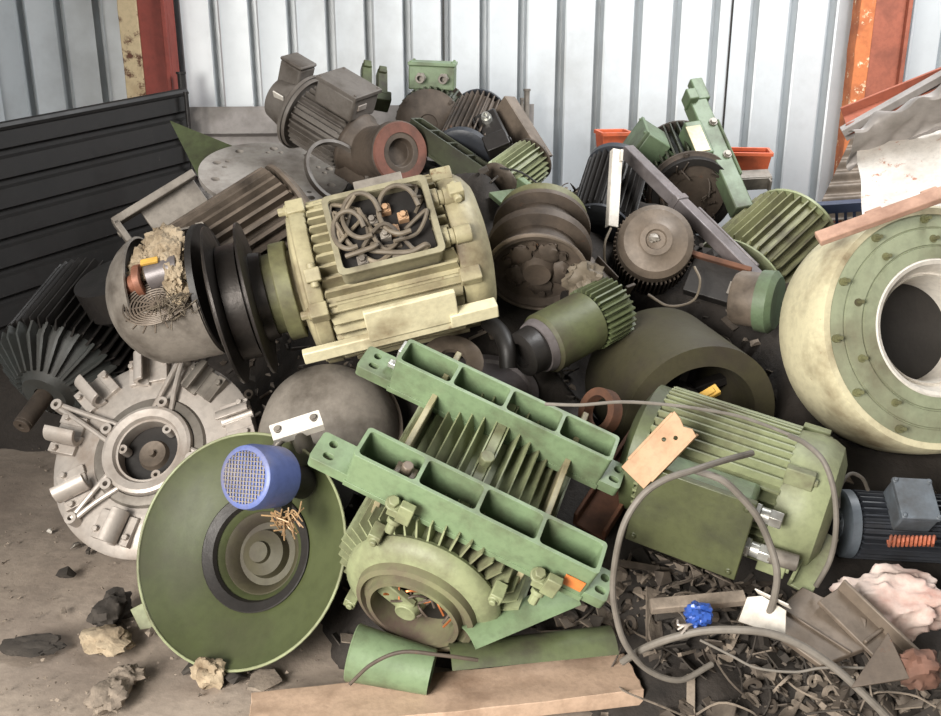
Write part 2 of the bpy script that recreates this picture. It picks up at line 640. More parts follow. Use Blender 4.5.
# small leaning corrugated sheet at right
A0, B0 = P(850, 138, 5.35), P(905, 142, 5.35)
m = MB()
c0, c1, c2 = P(852, 136, 5.3), P(812, 222, 5.15), P(930, 205, 5.0)
def fn(u, v):
    p = c0 + (c1 - c0) * v + (P(930, 130, 5.25) - c0) * u
    return p + D(0, .5, .85) * (.014 * math.sin(v * 2 * PI * 7))
m.sheet(fn, 4, 84, .004)
solo(m, 'corrugated_sheet', M_['grey_brown'], 'grey corrugated sheet leaning at the foot of the right column', 'sheet')

# ------------------------------------------------------------------ generic motor
def motor(name, label, A, B, hint, R, mat, shield=None, nf=34, fh=.03, ft=(.008, .004), span=(-.42, .42), front='flat', rear='dome',
          shaft=None, box=None, feet=None, bolts=4, group=None, cat='motor', finskip=None, fa=(0, 2 * PI), shaftmat='brown', bore=.28):
    Mx = frame(A, B, hint)
    L = (B - A).length
    t = thing(name, label, cat, Mx, group)
    shield = shield or mat
    x0, x1 = span[0] * L, span[1] * L
    Rc = R - fh
    b = MB()
    b.lathe([(x0, 0), (x0, Rc), (x1, Rc), (x1, 0)], 48)
    b.fins(nf, x0 + .004, x1 - .004, Rc * .98, R, ft[0], ft[1], fh * .35, fa[0], fa[1], finskip)
    link(b, 'finned_body', mat, t)
    def endsh(x, xe, style, sg):
        e = MB()
        dx = xe - x
        Q = lambda k, r: (x + dx * k, R * r)
        if style == 'flat':
            pr = [Q(-.02, .0), Q(-.02, .97), Q(.35, .97), Q(.42, .9), Q(.55, .86), Q(.9, .5), Q(1, .45), Q(1, bore), Q(.75, bore - .03), Q(.75, 0)]
        elif style == 'dome':
            pr = [Q(-.02, 0), Q(-.02, .96), Q(.25, .97), Q(.55, .9), Q(.82, .74), Q(.96, .5), Q(1, .25), Q(1.01, 0)]
        elif style == 'cowl':
            pr = [Q(-.05, 0), Q(-.05, .98), Q(.0, 1.0), Q(.8, .98), Q(.93, .92), Q(1, .8), Q(1, .42), Q(.97, .40), Q(.97, .12), Q(1.0, .1), Q(1.0, 0)]
        elif style == 'flange':
            pr = [Q(-.02, 0), Q(-.02, .8), Q(.5, .75), Q(.55, 1.08), Q(.9, 1.08), Q(.92, .7), Q(1, .68), Q(1, .3), Q(.8, .28), Q(.8, 0)]
        e.lathe(pr, 48)
        if bolts and style in ('flat', 'flange'):
            for k in range(bolts):
                a = PI / 4 + 2 * PI * k / bolts
                rr = .90 * R if style == 'flat' else .92 * R
                xx = x + dx * (.4 if style == 'flat' else .9)
                e.hexbolt((xx, rr * math.cos(a), rr * math.sin(a)), (sg, 0, 0), R * .05, R * .06)
        link(e, 'end_shield', shield, t)
        if style == 'cowl':
            g = MB()
            xx = x + dx * .995
            for k in range(10):
                a = 2 * PI * k / 10
                g.box((xx, 0, 0), (.003, .006, R * .78), RX(a))
            for rr in (.2, .3, .38):
                g.tube([(xx, rr * R * math.cos(i * PI / 12), rr * R * math.sin(i * PI / 12)) for i in range(24)], .003, 5, 1, True)
            link(g, 'vent_grille', shield, t)
    endsh(x0, -L / 2, front, -1)
    endsh(x1, L / 2, rear, 1)
    if shaft:
        s = MB()
        for (ln, r_, sg) in shaft:
            s.cyl((sg * (L / 2 - .03), 0, 0), (sg * (L / 2 + ln), 0, 0), r_, 20)
            s.box((sg * (L / 2 + ln * .55), 0, r_), (ln * .6, r_ * .4, r_ * .3))
        link(s, 'shaft', M_[shaftmat], t, .002)
    if box:
        bx, by, bz = box['s']
        zz = R - fh * .6 + bz / 2
        X = box.get('x', 0)
        q = MB(); q.box((X, 0, zz), (bx, by, bz)); q.box((X, 0, R - fh * .8), (bx * .8, by * .8, fh * 1.6))
        tb = link(q, 'terminal_box', box.get('mat', mat), t, .006)
        q = MB(); q.box((X, 0, zz + bz / 2 + .008), (bx * 1.04, by * 1.04, .016))
        for sx in (-1, 1):
            for sy in (-1, 1):
                q.hexbolt((X + sx * bx * .45, sy * by * .45, zz + bz / 2 + .016), (0, 0, 1), .007, .007)
        link(q, 'lid', box.get('lid', box.get('mat', mat)), tb, .003)
        for (face, off, r_) in box.get('glands', ()):
            q = MB()
            if face == 'x-': a, d = (X - bx / 2, off, zz), (-1, 0, 0)
            elif face == 'x+': a, d = (X + bx / 2, off, zz), (1, 0, 0)
            elif face == 'y-': a, d = (X + off, -by / 2, zz), (0, -1, 0)
            else: a, d = (X + off, by / 2, zz), (0, 1, 0)
            a, d = Vector(a), Vector(d)
            q.cyl(a - d * .003, a + d * .016, r_ * 1.2, 6)
            q.pipe(a + d * .014, a + d * .045, r_, r_ * .6, 16)
            link(q, 'cable_gland', M_[box.get('gmat', 'bright')], tb, .001)
    if feet:
        for ft_ in feet:
            ang, w, h, ln, x_ = ft_
            q = MB()
            q.box((x_, 0, R * .9 + h / 2), (ln * .8, w * .28, h + R * .2))
            q.box((x_, 0, R + h), (ln, w, .022))
            link(q, 'foot', mat, t, .004).matrix_local = RX(ang)
    return t, Mx, L

# ================================================================== O1 large olive motor on top
A, B = P(303, 287, 3.28), P(487, 243, 3.34)
R1 = .272
Mx = frame(A, B, (0, .34, .94))
L = (B - A).length
t = thing('electric_motor', 'largest pale olive motor on the heap, its open terminal box full of wires', 'motor', Mx)
b = MB()
x0, x1 = -.40 * L, .30 * L
Rc = R1 - .045
b.lathe([(x0, 0), (x0, Rc), (x1, Rc), (x1, 0)], 56)
# parallel cooling fins: they all stand out along the nearest of the four sides
for q in range(4):
    for k in range(-5, 6):
        y = k * .037
        if abs(y) > R1 * .70:
            continue
        zb = math.sqrt(max(Rc * Rc - y * y, 0)) - .01
        zt = math.sqrt(R1 * R1 - (y * .96) ** 2)
        vs = []
        for (x, z, th) in ((x0, zb, .018), (x1, zb, .018), (x1 - .015, zt, .008), (x0 + .015, zt, .008)):
            for s in (-1, 1):
                vs.append((x, y + s * th / 2, z))
        b.add(vs, [(0, 2, 4, 6), (7, 5, 3, 1), (0, 1, 3, 2), (2, 3, 5, 4), (4, 5, 7, 6), (6, 7, 1, 0)], RX(q * PI / 2))
# cast corner ribs
for q in range(4):
    b.box((0, 0, R1 - .02), ((x1 - x0) * .97, .03, .05), RX(q * PI / 2 + PI / 4))
link(b, 'finned_body', M_['olive'], t)
e = MB()
e.lathe([(x0 + .005, 0), (x0 + .005, R1 * .97), (x0 - .012, R1 * .99), (x0 - .045, R1 * .99), (x0 - .05, R1 * .93), (x0 - .062, R1 * .9), (x0 - .075, R1 * .62), (x0 - .075, R1 * .5), (x0 - .11, R1 * .48), (x0 - .11, 0)], 56)
for k in range(4):
    a = PI / 4 + k * PI / 2
    e.box((x0 - .02, R1 * math.cos(a), R1 * math.sin(a)), (.06, .05, .05), None)
    e.hexbolt((x0 - .05, R1 * math.cos(a), R1 * math.sin(a)), (-1, 0, 0), .016, .03)
link(e, 'end_shield', M_['olive'], t, .004)
e = MB()
e.lathe([(x1 - .005, 0), (x1 - .005, R1 * .96), (x1 + .02, R1 * .99), (x1 + .06, R1 * .97), (x1 + .085, R1 * .90), (x1 + .108, R1 * .78), (x1 + .12, R1 * .55), (x1 + .125, R1 * .3), (x1 + .125, 0)], 56)
for k in range(4):
    a = PI / 4 + k * PI / 2
    e.box((x1 + .02, R1 * .99 * math.cos(a), R1 * .99 * math.sin(a)), (.07, .05, .04), None)
link(e, 'fan_cowl', M_['olive'], t, .004)
# lifting lugs
for (x, ang) in ((x0 - .01, .35), (x1 + .04, -.25)):
    q = MB(); q.box((x, 0, R1 + .012), (.05, .045, .05)); q.cyl((x, -.04, R1 + .015), (x, .04, R1 + .015), .014, 12)
    link(q, 'lifting_lug', M_['olive'], t, .004).matrix_local = RX(ang)
# open terminal box
bw, bh, zt = .33, .27, R1 + .032
def rrect(w, h, r, n=4, cx=0, cy=0):
    o = []
    for (sx, sy, a0) in ((1, 1, 0), (-1, 1, PI / 2), (-1, -1, PI), (1, -1, 1.5 * PI)):
        for k in range(n + 1):
            a = a0 + PI / 2 * k / n
            o.append((cx + sx * (w / 2 - r) + r * math.cos(a), cy + sy * (h / 2 - r) + r * math.sin(a)))
    return o
bxo = -.02
q = MB()
q.plate(rrect(bw, bh, .02), [rrect(bw - .024, bh - .024, .014)], .09, T(bxo, 0, zt - .04))
q.plate(rrect(bw + .016, bh + .016, .02), [rrect(bw - .022, bh - .022, .014)], .01, T(bxo, 0, zt + .004))
tb = link(q, 'terminal_box', M_['box_rim'], t, .002, label='open terminal box with dusty grey rim')
q = MB(); q.plate(rrect(bw - .03, bh - .03, .014), [], .01, T(bxo, 0, zt - .036))
link(q, 'box_floor', M_['dark'], tb)
rnd = random.Random(4)
for k in range(11):
    q = MB()
    n = rnd.randint(3, 5)
    px_, py_ = rnd.uniform(-.12, .12), rnd.uniform(-.1, .1)
    pts = [(bxo + px_, py_, zt - .03)]
    for j in range(n):
        px_ = max(-.145, min(.145, px_ + rnd.uniform(-.11, .11)))
        py_ = max(-.115, min(.115, py_ + rnd.uniform(-.10, .10)))
        pts.append((bxo + px_, py_, zt + rnd.uniform(-.022, .028)))
    q.tube(pts, rnd.uniform(.0055, .0085), 7, 7)
    link(q, 'wire', M_['insul_grey'] if k % 2 else M_['wire'], tb)
for (cx, cy, r_) in ((.06, .03, .065), (-.06, .04, .06), (-.11, .0, .05)):
    q = MB(); q.tube([(bxo + cx + r_ * math.cos(a * PI / 5), cy + r_ * 1.35 * math.sin(a * PI / 5), zt + .015 + .008 * math.sin(a)) for a in range(9)], .008, 8, 6)
    link(q, 'wire', M_['wire'], tb)
for (cx, cy) in ((-.03, .03), (.02, .06), (.03, -.02), (.07, .02), (-.09, -.1), (.0, -.03)):
    q = MB(); q.box((bxo + cx, cy, zt - .02), (.035, .03, .03)); q.hexbolt((bxo + cx, cy, zt - .005), (0, 0, 1), .011, .016)
    link(q, 'terminal_stud', M_['tan'] if cx > 0 else M_['grey'], tb, .002)
for cy in (.07, -.075):
    q = MB()
    xx = bxo + bw / 2
    q.cyl((xx - .01, cy, zt - .04), (xx + .03, cy, zt - .04), .036, 8)
    q.cyl((xx + .03, cy, zt - .04), (xx + .05, cy, zt - .04), .026, 20)
    q.pipe((xx + .05, cy, zt - .04), (xx + .105, cy, zt - .04), .03, .018, 20)
    link(q, 'cable_gland', M_['olive'], tb, .003)
# box side bracket above
q = MB(); q.box((bxo + .02, bh / 2 + .02, zt - .01), (.16, .045, .02))
link(q, 'box_bracket', M_['grey'], tb, .003)
# foot with bar
q = MB()
q.box((.02, 0, R1 + .015), (.30, .05, .09))
q.box((.02, .018, R1 + .05), (.30, .12, .022))
q.box((-.05, -.05, R1 + .04), (.60, .045, .03))
q.box((.22, -.035, R1 + .045), (.16, .05, .05))
link(q, 'foot', M_['cream'], t, .004, label='cream coloured motor foot').matrix_local = T(-.02, 0, 0) @ RX(1.06)
q = MB()
q.box((.0, 0, R1 + .01), (.4, .07, .06)); q.box((.0, 0, R1 + .03), (.42, .10, .02))
link(q, 'foot', M_['olive'], t, .004).matrix_local = RX(2.5)
# hub plates towards the pulley
q = MB()
hx = x0 - .11
q.lathe([(hx + .02, 0), (hx + .02, .17), (hx - .035, .17), (hx - .035, .14), (hx - .09, .135), (hx - .09, 0)], 44)
link(q, 'bearing_hub', M_['olive_dull'], t, .004)
# grooved pulley on the shaft
px0 = hx - .09
def disc(m, x, r, th):
    m.lathe([(x + th / 2, 0), (x + th / 2, r * .8), (x + .004, r), (x - .004, r), (x - th / 2, r * .8), (x - th / 2, 0)], 64)
q = MB()
disc(q, px0 - .03, .265, .026)
disc(q, px0 - .135, .275, .034)
q.lathe([(px0 + .02, 0), (px0 + .02, .15), (px0 - .155, .17), (px0 - .155, 0)], 48)
q.lathe([(px0 - .05, .20), (px0 - .115, .20)], 48)
link(q, 'pulley', M_['disc_steel'], t, 0, label='dark twin-rimmed belt pulley')
MOTOR1 = (Mx, px0)

# ================================================================== grey machine with smashed cowl, left of the pulley
A, B = P(114, 308, 3.46), P(214, 287, 3.44)
Mx = frame(A, B, (0, .5, .87))
L = (B - A).length
t = thing('broken_motor', 'grey round-nosed motor with smashed cowl spilling insulation beside the dark pulley', 'motor', Mx)
Rg = .245
def torn_dome(m, R, L, th):
    prof = []
    n = 22
    for k in range(n + 1):
        u = k / n
        if u < .45:
            a = u / .45 * PI / 2
            prof.append((-L / 2 + (L * .55) * (1 - math.cos(a)), R * max(math.sin(a), .02)))
        else:
            prof.append((-L / 2 + L * .55 + (u - .45) / .55 * L * .45, R))
    na = 72
    vs, fs = [], []
    for lay in (0, 1):
        for (x, r) in prof:
            rr = r - lay * th
            for k in range(na):
                a = 2 * PI * k / na
                vs.append((x + lay * th * .5, max(rr, .003) * math.cos(a), max(rr, .003) * math.sin(a)))
    N = len(prof) * na
    def gone(i, k):
        a = 2 * PI * (k + .5) / na
        x, r = prof[i]
        ang = (a - PI / 2 + PI) % (2 * PI) - PI          # 0 at local +Z (the viewer's side)
        j = noise.noise(Vector((x * 14, a * 3, 1))) * .30
        return abs(ang + .15) < (1.0 + j) and x > -L * .16 + j * .1
    for i in range(len(prof) - 1):
        for k in range(na):
            if gone(i, k):
                continue
            k2 = (k + 1) % na
            a, b, c, d = i * na + k, i * na + k2, (i + 1) * na + k2, (i + 1) * na + k
            fs.append((a, b, c, d)); fs.append((N + d, N + c, N + b, N + a))
            for (ii, kk, p, q_) in ((i, (k - 1) % na, a, d), (i, k2, c, b)):
                if gone(ii, kk):
                    fs.append((p, q_, q_ + N, p + N))
            if i + 1 < len(prof) - 1 and gone(i + 1, k):
                fs.append((d, c, c + N, d + N))
    m.add(vs, fs)
q = MB(); torn_dome(q, Rg, L, .008)
link(q, 'cowl', M_['grey'], t)
q = MB(); q.lathe([(-L * .12, 0), (-L * .12, Rg * .62), (L * .46, Rg * .62), (L * .46, Rg * .95), (L * .52, Rg * .95), (L * .52, 0)], 40)
link(q, 'stator_core', M_['dark'], t)
for (c, r, s) in (((.02, .02, .17), (.07, .08, .05), 1), ((.09, .05, .185), (.075, .09, .05), 2), ((.125, -.03, .19), (.045, .10, .045), 3), ((.13, -.12, .16), (.04, .07, .05), 4), ((.07, .12, .14), (.08, .06, .06), 5)):
    q = MB(); q.blob(c, r, .34, 2.4, s, 44, 30, crush=.9)
    link(q, 'insulation', M_['clay'], t)
q = MB(); q.cyl((-.055, -.055, .17), (.0, -.05, .19), .033, 20); q.lathe([(-.01, .03), (-.01, .055), (.015, .055), (.015, .03)], 24, T(.0, -.05, .19), closed=True)
link(q, 'copper_fitting', M_['fitting'], t, .002)
q = MB(); q.cyl((.03, -.04, .185), (.14, -.03, .185), .05, 24)
link(q, 'bearing', M_['steel'], t, .003)
q = MB(); q.box((.055, -.02, .242), (.06, .022, .012))
link(q, 'tag', M_['yellow'], t, .002)
q = MB()
for k in range(9):
    r_ = .025 + k * .011
    q.tube([(.05 + r_ * math.cos(a * PI / 8), -.15 + r_ * .75 * math.sin(a * PI / 8), .165 + .002 * k) for a in range(16)], .0035, 5, 2, True)
for k in range(8):
    a = k * PI / 8
    q.box((.05, -.15, .172), (.23, .005, .004), T(.05, -.15, .172) @ RZ(a) @ T(-.05, .15, -.172))
link(q, 'wire_grille', M_['grey_brown'], t)
q = MB()
rnd = random.Random(9)
for k in range(70):
    c = Vector((rnd.gauss(.12, .03), rnd.gauss(-.17, .03), .175 + rnd.uniform(-.02, .03)))
    q.tube([c, c + Vector((rnd.uniform(-.03, .03), rnd.uniform(-.03, .03), rnd.uniform(-.01, .03))), c + Vector((rnd.uniform(-.04, .04), rnd.uniform(-.04, .04), rnd.uniform(-.01, .03)))], .0018, 4, 3)
o = link(q, 'wire_tuft', M_['wire'], t); o['kind'] = 'stuff'

# ================================================================== O3 grey brown finned motor behind
t, Mx, L = motor('electric_motor', 'dusty grey-brown motor with thick bar-like fins behind the smashed grey motor', P(180, 284, 3.74), P(304, 204, 3.9), (-.85, .42, .3), .215, M_['grey_brown'],
                 nf=30, fh=.055, ft=(.02, .014), rear='dome', front='dome', shaftmat='brown')
q = MB()
q.box((-.14, 0, .24), (.24, .03, .17)); q.box((-.19, -.02, .325), (.36, .11, .03)); q.box((-.36, -.02, .28), (.024, .11, .09))
q.cyl((-.36, .0, .28), (-.378, .0, .28), .014, 12)
link(q, 'foot', M_['grey'], t, .004, label='grey channel foot with bolt hole')

# ================================================================== O4 perforated disc, green triangle
C = P(274, 176, 4.36)
Mx = facing(C, (.14, .80, .58), (0, -.4, .9))
m = MB()
Rd = .335
def circ(cx, cy, r, n=14): return [(cx + r * math.cos(2 * PI * k / n), cy + r * math.sin(2 * PI * k / n)) for k in range(n)]
holes = []
for k in range(10):
    a = 2 * PI * k / 10 + .2
    holes.append(circ(.27 * math.cos(a), .27 * math.sin(a), .02))
    if k % 2 == 0:
        holes.append(circ(.225 * math.cos(a + .12), .225 * math.sin(a + .12), .012))
        holes.append(circ(.235 * math.cos(a - .14), .235 * math.sin(a - .14), .012))
holes.append(circ(0, 0, .05, 32))
m.plate(circ(0, 0, Rd, 72), holes, .022, RY(PI / 2))
m.lathe([(.012, .055), (.012, .075), (-.03, .075), (-.03, .055)], 40, None, closed=True)
solo(m, 'perforated_disc', M_['disc_grey'], 'round grey steel disc drilled with holes lying tilted behind the fins', 'disc', Mx, bevel=.002)
a, b_, c = P(170, 121, 4.75), P(232, 146, 4.62), P(206, 192, 4.5)
m = MB()
n = (b_ - a).cross(c - a).normalized() * .004
vs = [a - n, b_ - n, c - n, a + n, b_ + n, c + n]
m.add(vs, [(0, 2, 1), (3, 4, 5), (0, 1, 4, 3), (1, 2, 5, 4), (2, 0, 3, 5)])
solo(m, 'sheet_offcut', M_['green_mid'], 'pointed triangular green steel sheet standing behind the drilled grey disc', 'sheet')

# ================================================================== O5 gear motor at the top
A, B = P(281, 98, 4.42), P(388, 163, 4.26)
Mx = frame(A, B, (.34, .70, .62)) @ Matrix.Scale(.84, 4)
L = (B - A).length
t = thing('gear_motor', 'dusty grey gear motor with large square terminal box on top of the heap', 'motor', Mx)
q = MB()
q.lathe([(-.19 , 0), (-.19, .145), (.14, .145), (.14, 0)], 40)
q.fins(30, -.185, .135, .14, .175, .009, .005, .012)
link(q, 'finned_body', M_['gear_grey'], t)
q = MB(); q.lathe([(-.19, .0), (-.19, .18), (-.175, .20), (-.205, .205), (-.225, .19), (-.24, .15), (-.30, .14), (-.39, .12), (-.41, .06), (-.41, 0)], 44)
link(q, 'brake_housing', M_['gear_grey'], t, .003)
q = MB(); q.lathe([(-.205, .20), (-.195, .213), (-.215, .213), (-.225, .2)], 44, None, closed=True)
link(q, 'clamp_ring', M_['gear_grey'], t)
q = MB(); q.box((-.33, .03, .14), (.14, .13, .17)); q.box((-.33, .03, .235), (.15, .14, .02))
link(q, 'brake_box', M_['gear_grey'], t, .012)
q = MB(); q.box((-.30, -.075, .125), (.07, .008, .05), RX(.5))
link(q, 'nameplate', M_['white'], t, .001)
q = MB(); q.box((.03, -.0, .215), (.25, .22, .13)); q.box((.03, 0, .16), (.2, .17, .05))
tb = link(q, 'terminal_box', M_['gear_grey'], t, .014)
q = MB(); q.box((.03, 0, .288), (.265, .235, .022))
for sx in (-1, 1):
    for sy in (-1, 1):
        q.hexbolt((.03 + sx * .115, sy * .1, .298), (0, 0, 1), .009, .008)
link(q, 'lid', M_['gear_grey'], tb, .006)
q = MB(); q.box((.158, -.03, .225), (.006, .07, .03))
link(q, 'nameplate', M_['alu'], tb, .001)
q = MB(); q.lathe([(.13, 0), (.13, .16), (.16, .175), (.2, .15), (.30, .15), (.33, .13), (.33, 0)], 40)
q.box((.24, 0, -.05), (.2, .25, .22))
gb = link(q, 'gearbox', M_['brown'], t, .008)
q = MB()
Mg = Mx.inverted() @ facing(P(388, 153, 4.14), (.55, -.16, .8))
q.lathe([(-.12, .0), (-.12, .12), (.05, .12), (.06, .135), (.10, .135), (.115, .12), (.115, .06), (.08, .055), (.08, 0)], 40, Mg)
link(q, 'output_drum', M_['brown'], t, .003)
q = MB(); q.lathe([(.10, .132), (.118, .126), (.118, .085), (.10, .085)], 40, Mg, closed=True)
link(q, 'output_flange', M_['flange_red'], t, label='rusty reddish flange face')
q = MB(); q.lathe([(-.02, .05), (-.02, .065), (.02, .065), (.02, .05)], 24, T(.0, -.02, -.18) @ RX(.3), closed=True)
m = MB()
c = P(338, 172, 4.10)
Mr = facing(c, (.55, .35, .75))
m.lathe([(-.012, .14), (-.012, .155), (.012, .155), (.012, .14)], 40, None, closed=True)
solo(m, 'steel_ring', M_['gear_grey'], 'thin grey ring propped below the gear motor terminal box', 'ring', Mr)

# O6 green uprights
Mx = frame(P(372, 104, 4.72), P(372, 62, 4.85), (.3, 0, 1))
t = thing('foot_bracket', 'green twin-upright bracket sticking up behind the gear motor', 'bracket', Mx)
for (y, ln, z) in ((.03, .20, 0), (-.045, .16, .02)):
    q = MB(); q.box((ln / 2 - .1, y, z), (ln, .05, .055)); q.box((ln - .11, y, z + .03), (.04, .04, .02))
    link(q, 'upright', M_['green_mid'], t, .005)
q = MB(); q.box((-.11, 0, 0), (.06, .18, .09)); link(q, 'base', M_['green_mid'], t, .005)

# O7 far green motor with box
motor('electric_motor', 'far green motor against the cladding, its light green terminal box showing two glands', P(428, 124, 4.55), P(438, 112, 4.95), (.05, .99, .15), .165, M_['green_dark'],
      shield=M_['brown'], nf=34, fh=.03, ft=(.012, .008), front='flat', rear='dome',
      box=dict(s=(.13, .22, .11), x=-.05, mat=M_['green'], gmat='grey', glands=(('x-', .05, .022), ('x-', -.06, .022))))

# rails with rectangular pockets
def foot_rail(parent, Lr, w, h, npk, mat, lug=.09, name='foot_rail', Ml=None, lugs=None):
    """rail along local X, pockets open to +Z, w along Y, h along Z"""
    q = MB()
    wall = .011
    pw = (Lr - wall * (npk + 1)) / npk
    holes = [rrect(pw, w - 2 * wall, .011, 3, -Lr / 2 + wall + pw / 2 + k * (pw + wall)) for k in range(npk)]
    q.plate(rrect(Lr, w, .012), holes, h * .88, T(0, 0, h * .06))
    q.box((0, 0, -h / 2 + h * .07), (Lr, w * 1.06, h * .14))
    for s in (-1, 1):
        if lugs: lug = lugs[0 if s < 0 else 1]
        q.plate(rrect(lug * 1.3, w * .95, .012), [circ(s * lug * .25, w * .2, .012), rrect(.03, .02, .009, 3, s * lug * .2, -w * .2)], h * .28, T(s * (Lr / 2 + lug * .45), 0, -h * .36))
    o = link(q, name, mat, parent, .003)
    if parent is not None:
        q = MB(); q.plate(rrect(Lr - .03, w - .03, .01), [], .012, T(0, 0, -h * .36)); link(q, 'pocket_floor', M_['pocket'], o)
    if Ml is not None:
        if parent is None: o.matrix_world = Ml
        else: o.matrix_local = Ml
    return o

Mx = frame(P(412, 128, 4.2), P(505, 192, 4.0), (.55, .6, .55))
o = foot_rail(None, (P(412, 128, 4.2) - P(505, 192, 4.0)).length, .085, .10, 5, M_['green_dark'], .05, 'slotted_rail', Mx)
tag(o, 'dark green slotted foot rail sloping down behind the big olive motor', 'rail')

# O9 navy / brown motor with tall box
motor('electric_motor', 'brown finned motor with navy nose behind the dark green slotted rail', P(462, 158, 4.22), P(482, 112, 4.55), (.6, .3, .7), .135, M_['brown'],
      shield=M_['navy'], nf=30, fh=.03, ft=(.01, .006), front='cowl', rear='dome')
Mx = frame(P(485, 118, 4.3), P(502, 152, 4.2), (-.15, .2, .95))
t = thing('switch_box', 'black switch box with a bright cable gland near the far end of the rail', 'box', Mx)
q = MB(); q.box((0, 0, 0), (.19, .11, .12)); bo = link(q, 'housing', M_['dark'], t, .012)
q = MB(); q.cyl((-.04, .0, .055), (-.04, 0, .085), .024, 8); q.pipe((-.04, 0, .08), (-.04, 0, .1), .017, .01); link(q, 'cable_gland', M_['bright'], t)
q = MB(); q.box((0, -.058, 0), (.2, .012, .13)); link(q, 'lid', M_['dark'], t, .003)
Mx = frame(P(497, 100, 4.3), P(540, 168, 4.15), (.6, .2, .75))
m = MB(); m.box((0, 0, 0), (.36, .012, .10)); m.box((0, .03, .045), (.36, .06, .012)); m.box((.1, -.0, .0), (.08, .03, .11))
solo(m, 'angle_bracket', M_['grey_brown'], 'long grey-brown angle bracket sloping beside the black switch box', 'bracket', Mx, bevel=.002)
m = MB(); m.box((0, 0, 0), (.13, .10, .09)); m.box((.0, .0, .05), (.14, .11, .012)); m.cyl((.06, .0, 0), (.09, 0, 0), .02)
solo(m, 'junction_box', M_['dark'], 'small black junction box in front of the navy nosed motor', 'box', frame(P(486, 150, 4.08), P(508, 141, 4.08), (.2, .5, .8)) @ Matrix.Scale(.75, 4), bevel=.006)
motor('electric_motor', 'small dusty motor with thin pale fins behind the right end of the olive motor', P(497, 186, 3.95), P(535, 158, 4.1), (-.3, .6, .7), .10, M_['green_pale'], shield=M_['grey_brown'], nf=24, fh=.03, ft=(.006, .004), front='dome', rear='flat')
m = MB(); m.box((0, 0, 0), (.16, .10, .02)); m.box((.06, .0, .03), (.03, .1, .05))
solo(m, 'steel_plate', M_['green'], 'small light green plate on top of the brown spool wheel', 'plate', frame(P(492, 200, 3.72), P(532, 194, 3.8), (0, .8, .6)), bevel=.003)

# O10 spool wheel
A, B = P(537, 274, 3.42), P(543, 214, 3.64)
Mx = frame(A, B, (.3, .6, .6))
L = (B - A).length
t = thing('brake_wheel', 'brown triple-flanged brake wheel standing right of the big olive motor', 'wheel', Mx)
q = MB()
R = .18
q.lathe([(-L / 2 + .03, 0), (-L / 2 + .03, .05), (-L / 2 + .03, R * .86), (-L / 2, R * .9), (-L / 2, R), (-L / 2 + .02, R), (-L / 2 + .03, R * .84), (-.07, R * .82), (-.06, R * 1.06), (-.03, R * 1.08), (-.02, R * .8), (.06, R * .8), (.07, R * 1.02), (.09, R * 1.02), (.1, R * .7), (.12, 0)], 60)
link(q, 'spool', M_['brown'], t, 0, ang=28)
q = MB()
for r_ in (R * 1.0,):
    q.tube([(-L / 2 + .004, r_ * math.cos(a * PI / 20), r_ * math.sin(a * PI / 20)) for a in range(40)], .008, 8, 1, True)
link(q, 'rim', M_['grey_brown'], t)
q = MB(); q.lathe([(-L / 2 + .04, .0), (-L / 2 + .0, .0), (-L / 2 - .005, .05), (-L / 2 + .03, .065)], 30)
for k in range(6):
    a = k * PI / 3
    q.hexbolt((-L / 2 + .03, .115 * math.cos(a), .115 * math.sin(a)), (-1, 0, 0), .014, .02)
for k in range(5):
    a = k * 2 * PI / 5 + .4
    q.blob((-L / 2 + .03, .085 * math.cos(a), .085 * math.sin(a)), (.018, .045, .05), .4, 3, k, 14, 10)
link(q, 'hub', M_['brown'], t)
q = MB(); q.lathe([(.10, .0), (.10, R * .92), (.14, R * .95), (.155, R * .85), (.155, .0)], 50)
link(q, 'back_flange', M_['olive_dull'], t)

# O11 black motor, white strip, dark boxes
motor('electric_motor', 'black finned motor standing on end behind the pale strip', P(598, 232, 3.98), P(618, 165, 4.22), (.2, .2, .9), .135, M_['dark'], shield=M_['navy'], nf=30, fh=.03, ft=(.008, .005), front='flat', rear='cowl')
m = MB(); m.box((0, 0, 0), (.33, .042, .006)); m.box((0, .02, -.014), (.33, .004, .03)); m.box((.14, -.015, .004), (.05, .012, .01))
solo(m, 'metal_strip', M_['white'], 'pale cream angle strip standing upright in the middle of the heap', 'strip', frame(P(613, 228, 3.72), P(618, 148, 3.8), (.25, 0, .95)), bevel=.0015)
# O12 bar
A, B = P(626, 150, 4.0), P(770, 292, 3.62)
m = MB(); m.box((0, 0, 0), ((B - A).length, .06, .05)); m.box((-.1, .0, .0), (.03, .07, .06)); m.box((.15, .035, .0), ((B - A).length * .4, .012, .06))
solo(m, 'steel_bar', M_['steel'], 'long dark purplish steel bar sloping down to the right across the back', 'bar', frame(A, B, (.4, .6, .7)), bevel=.004)

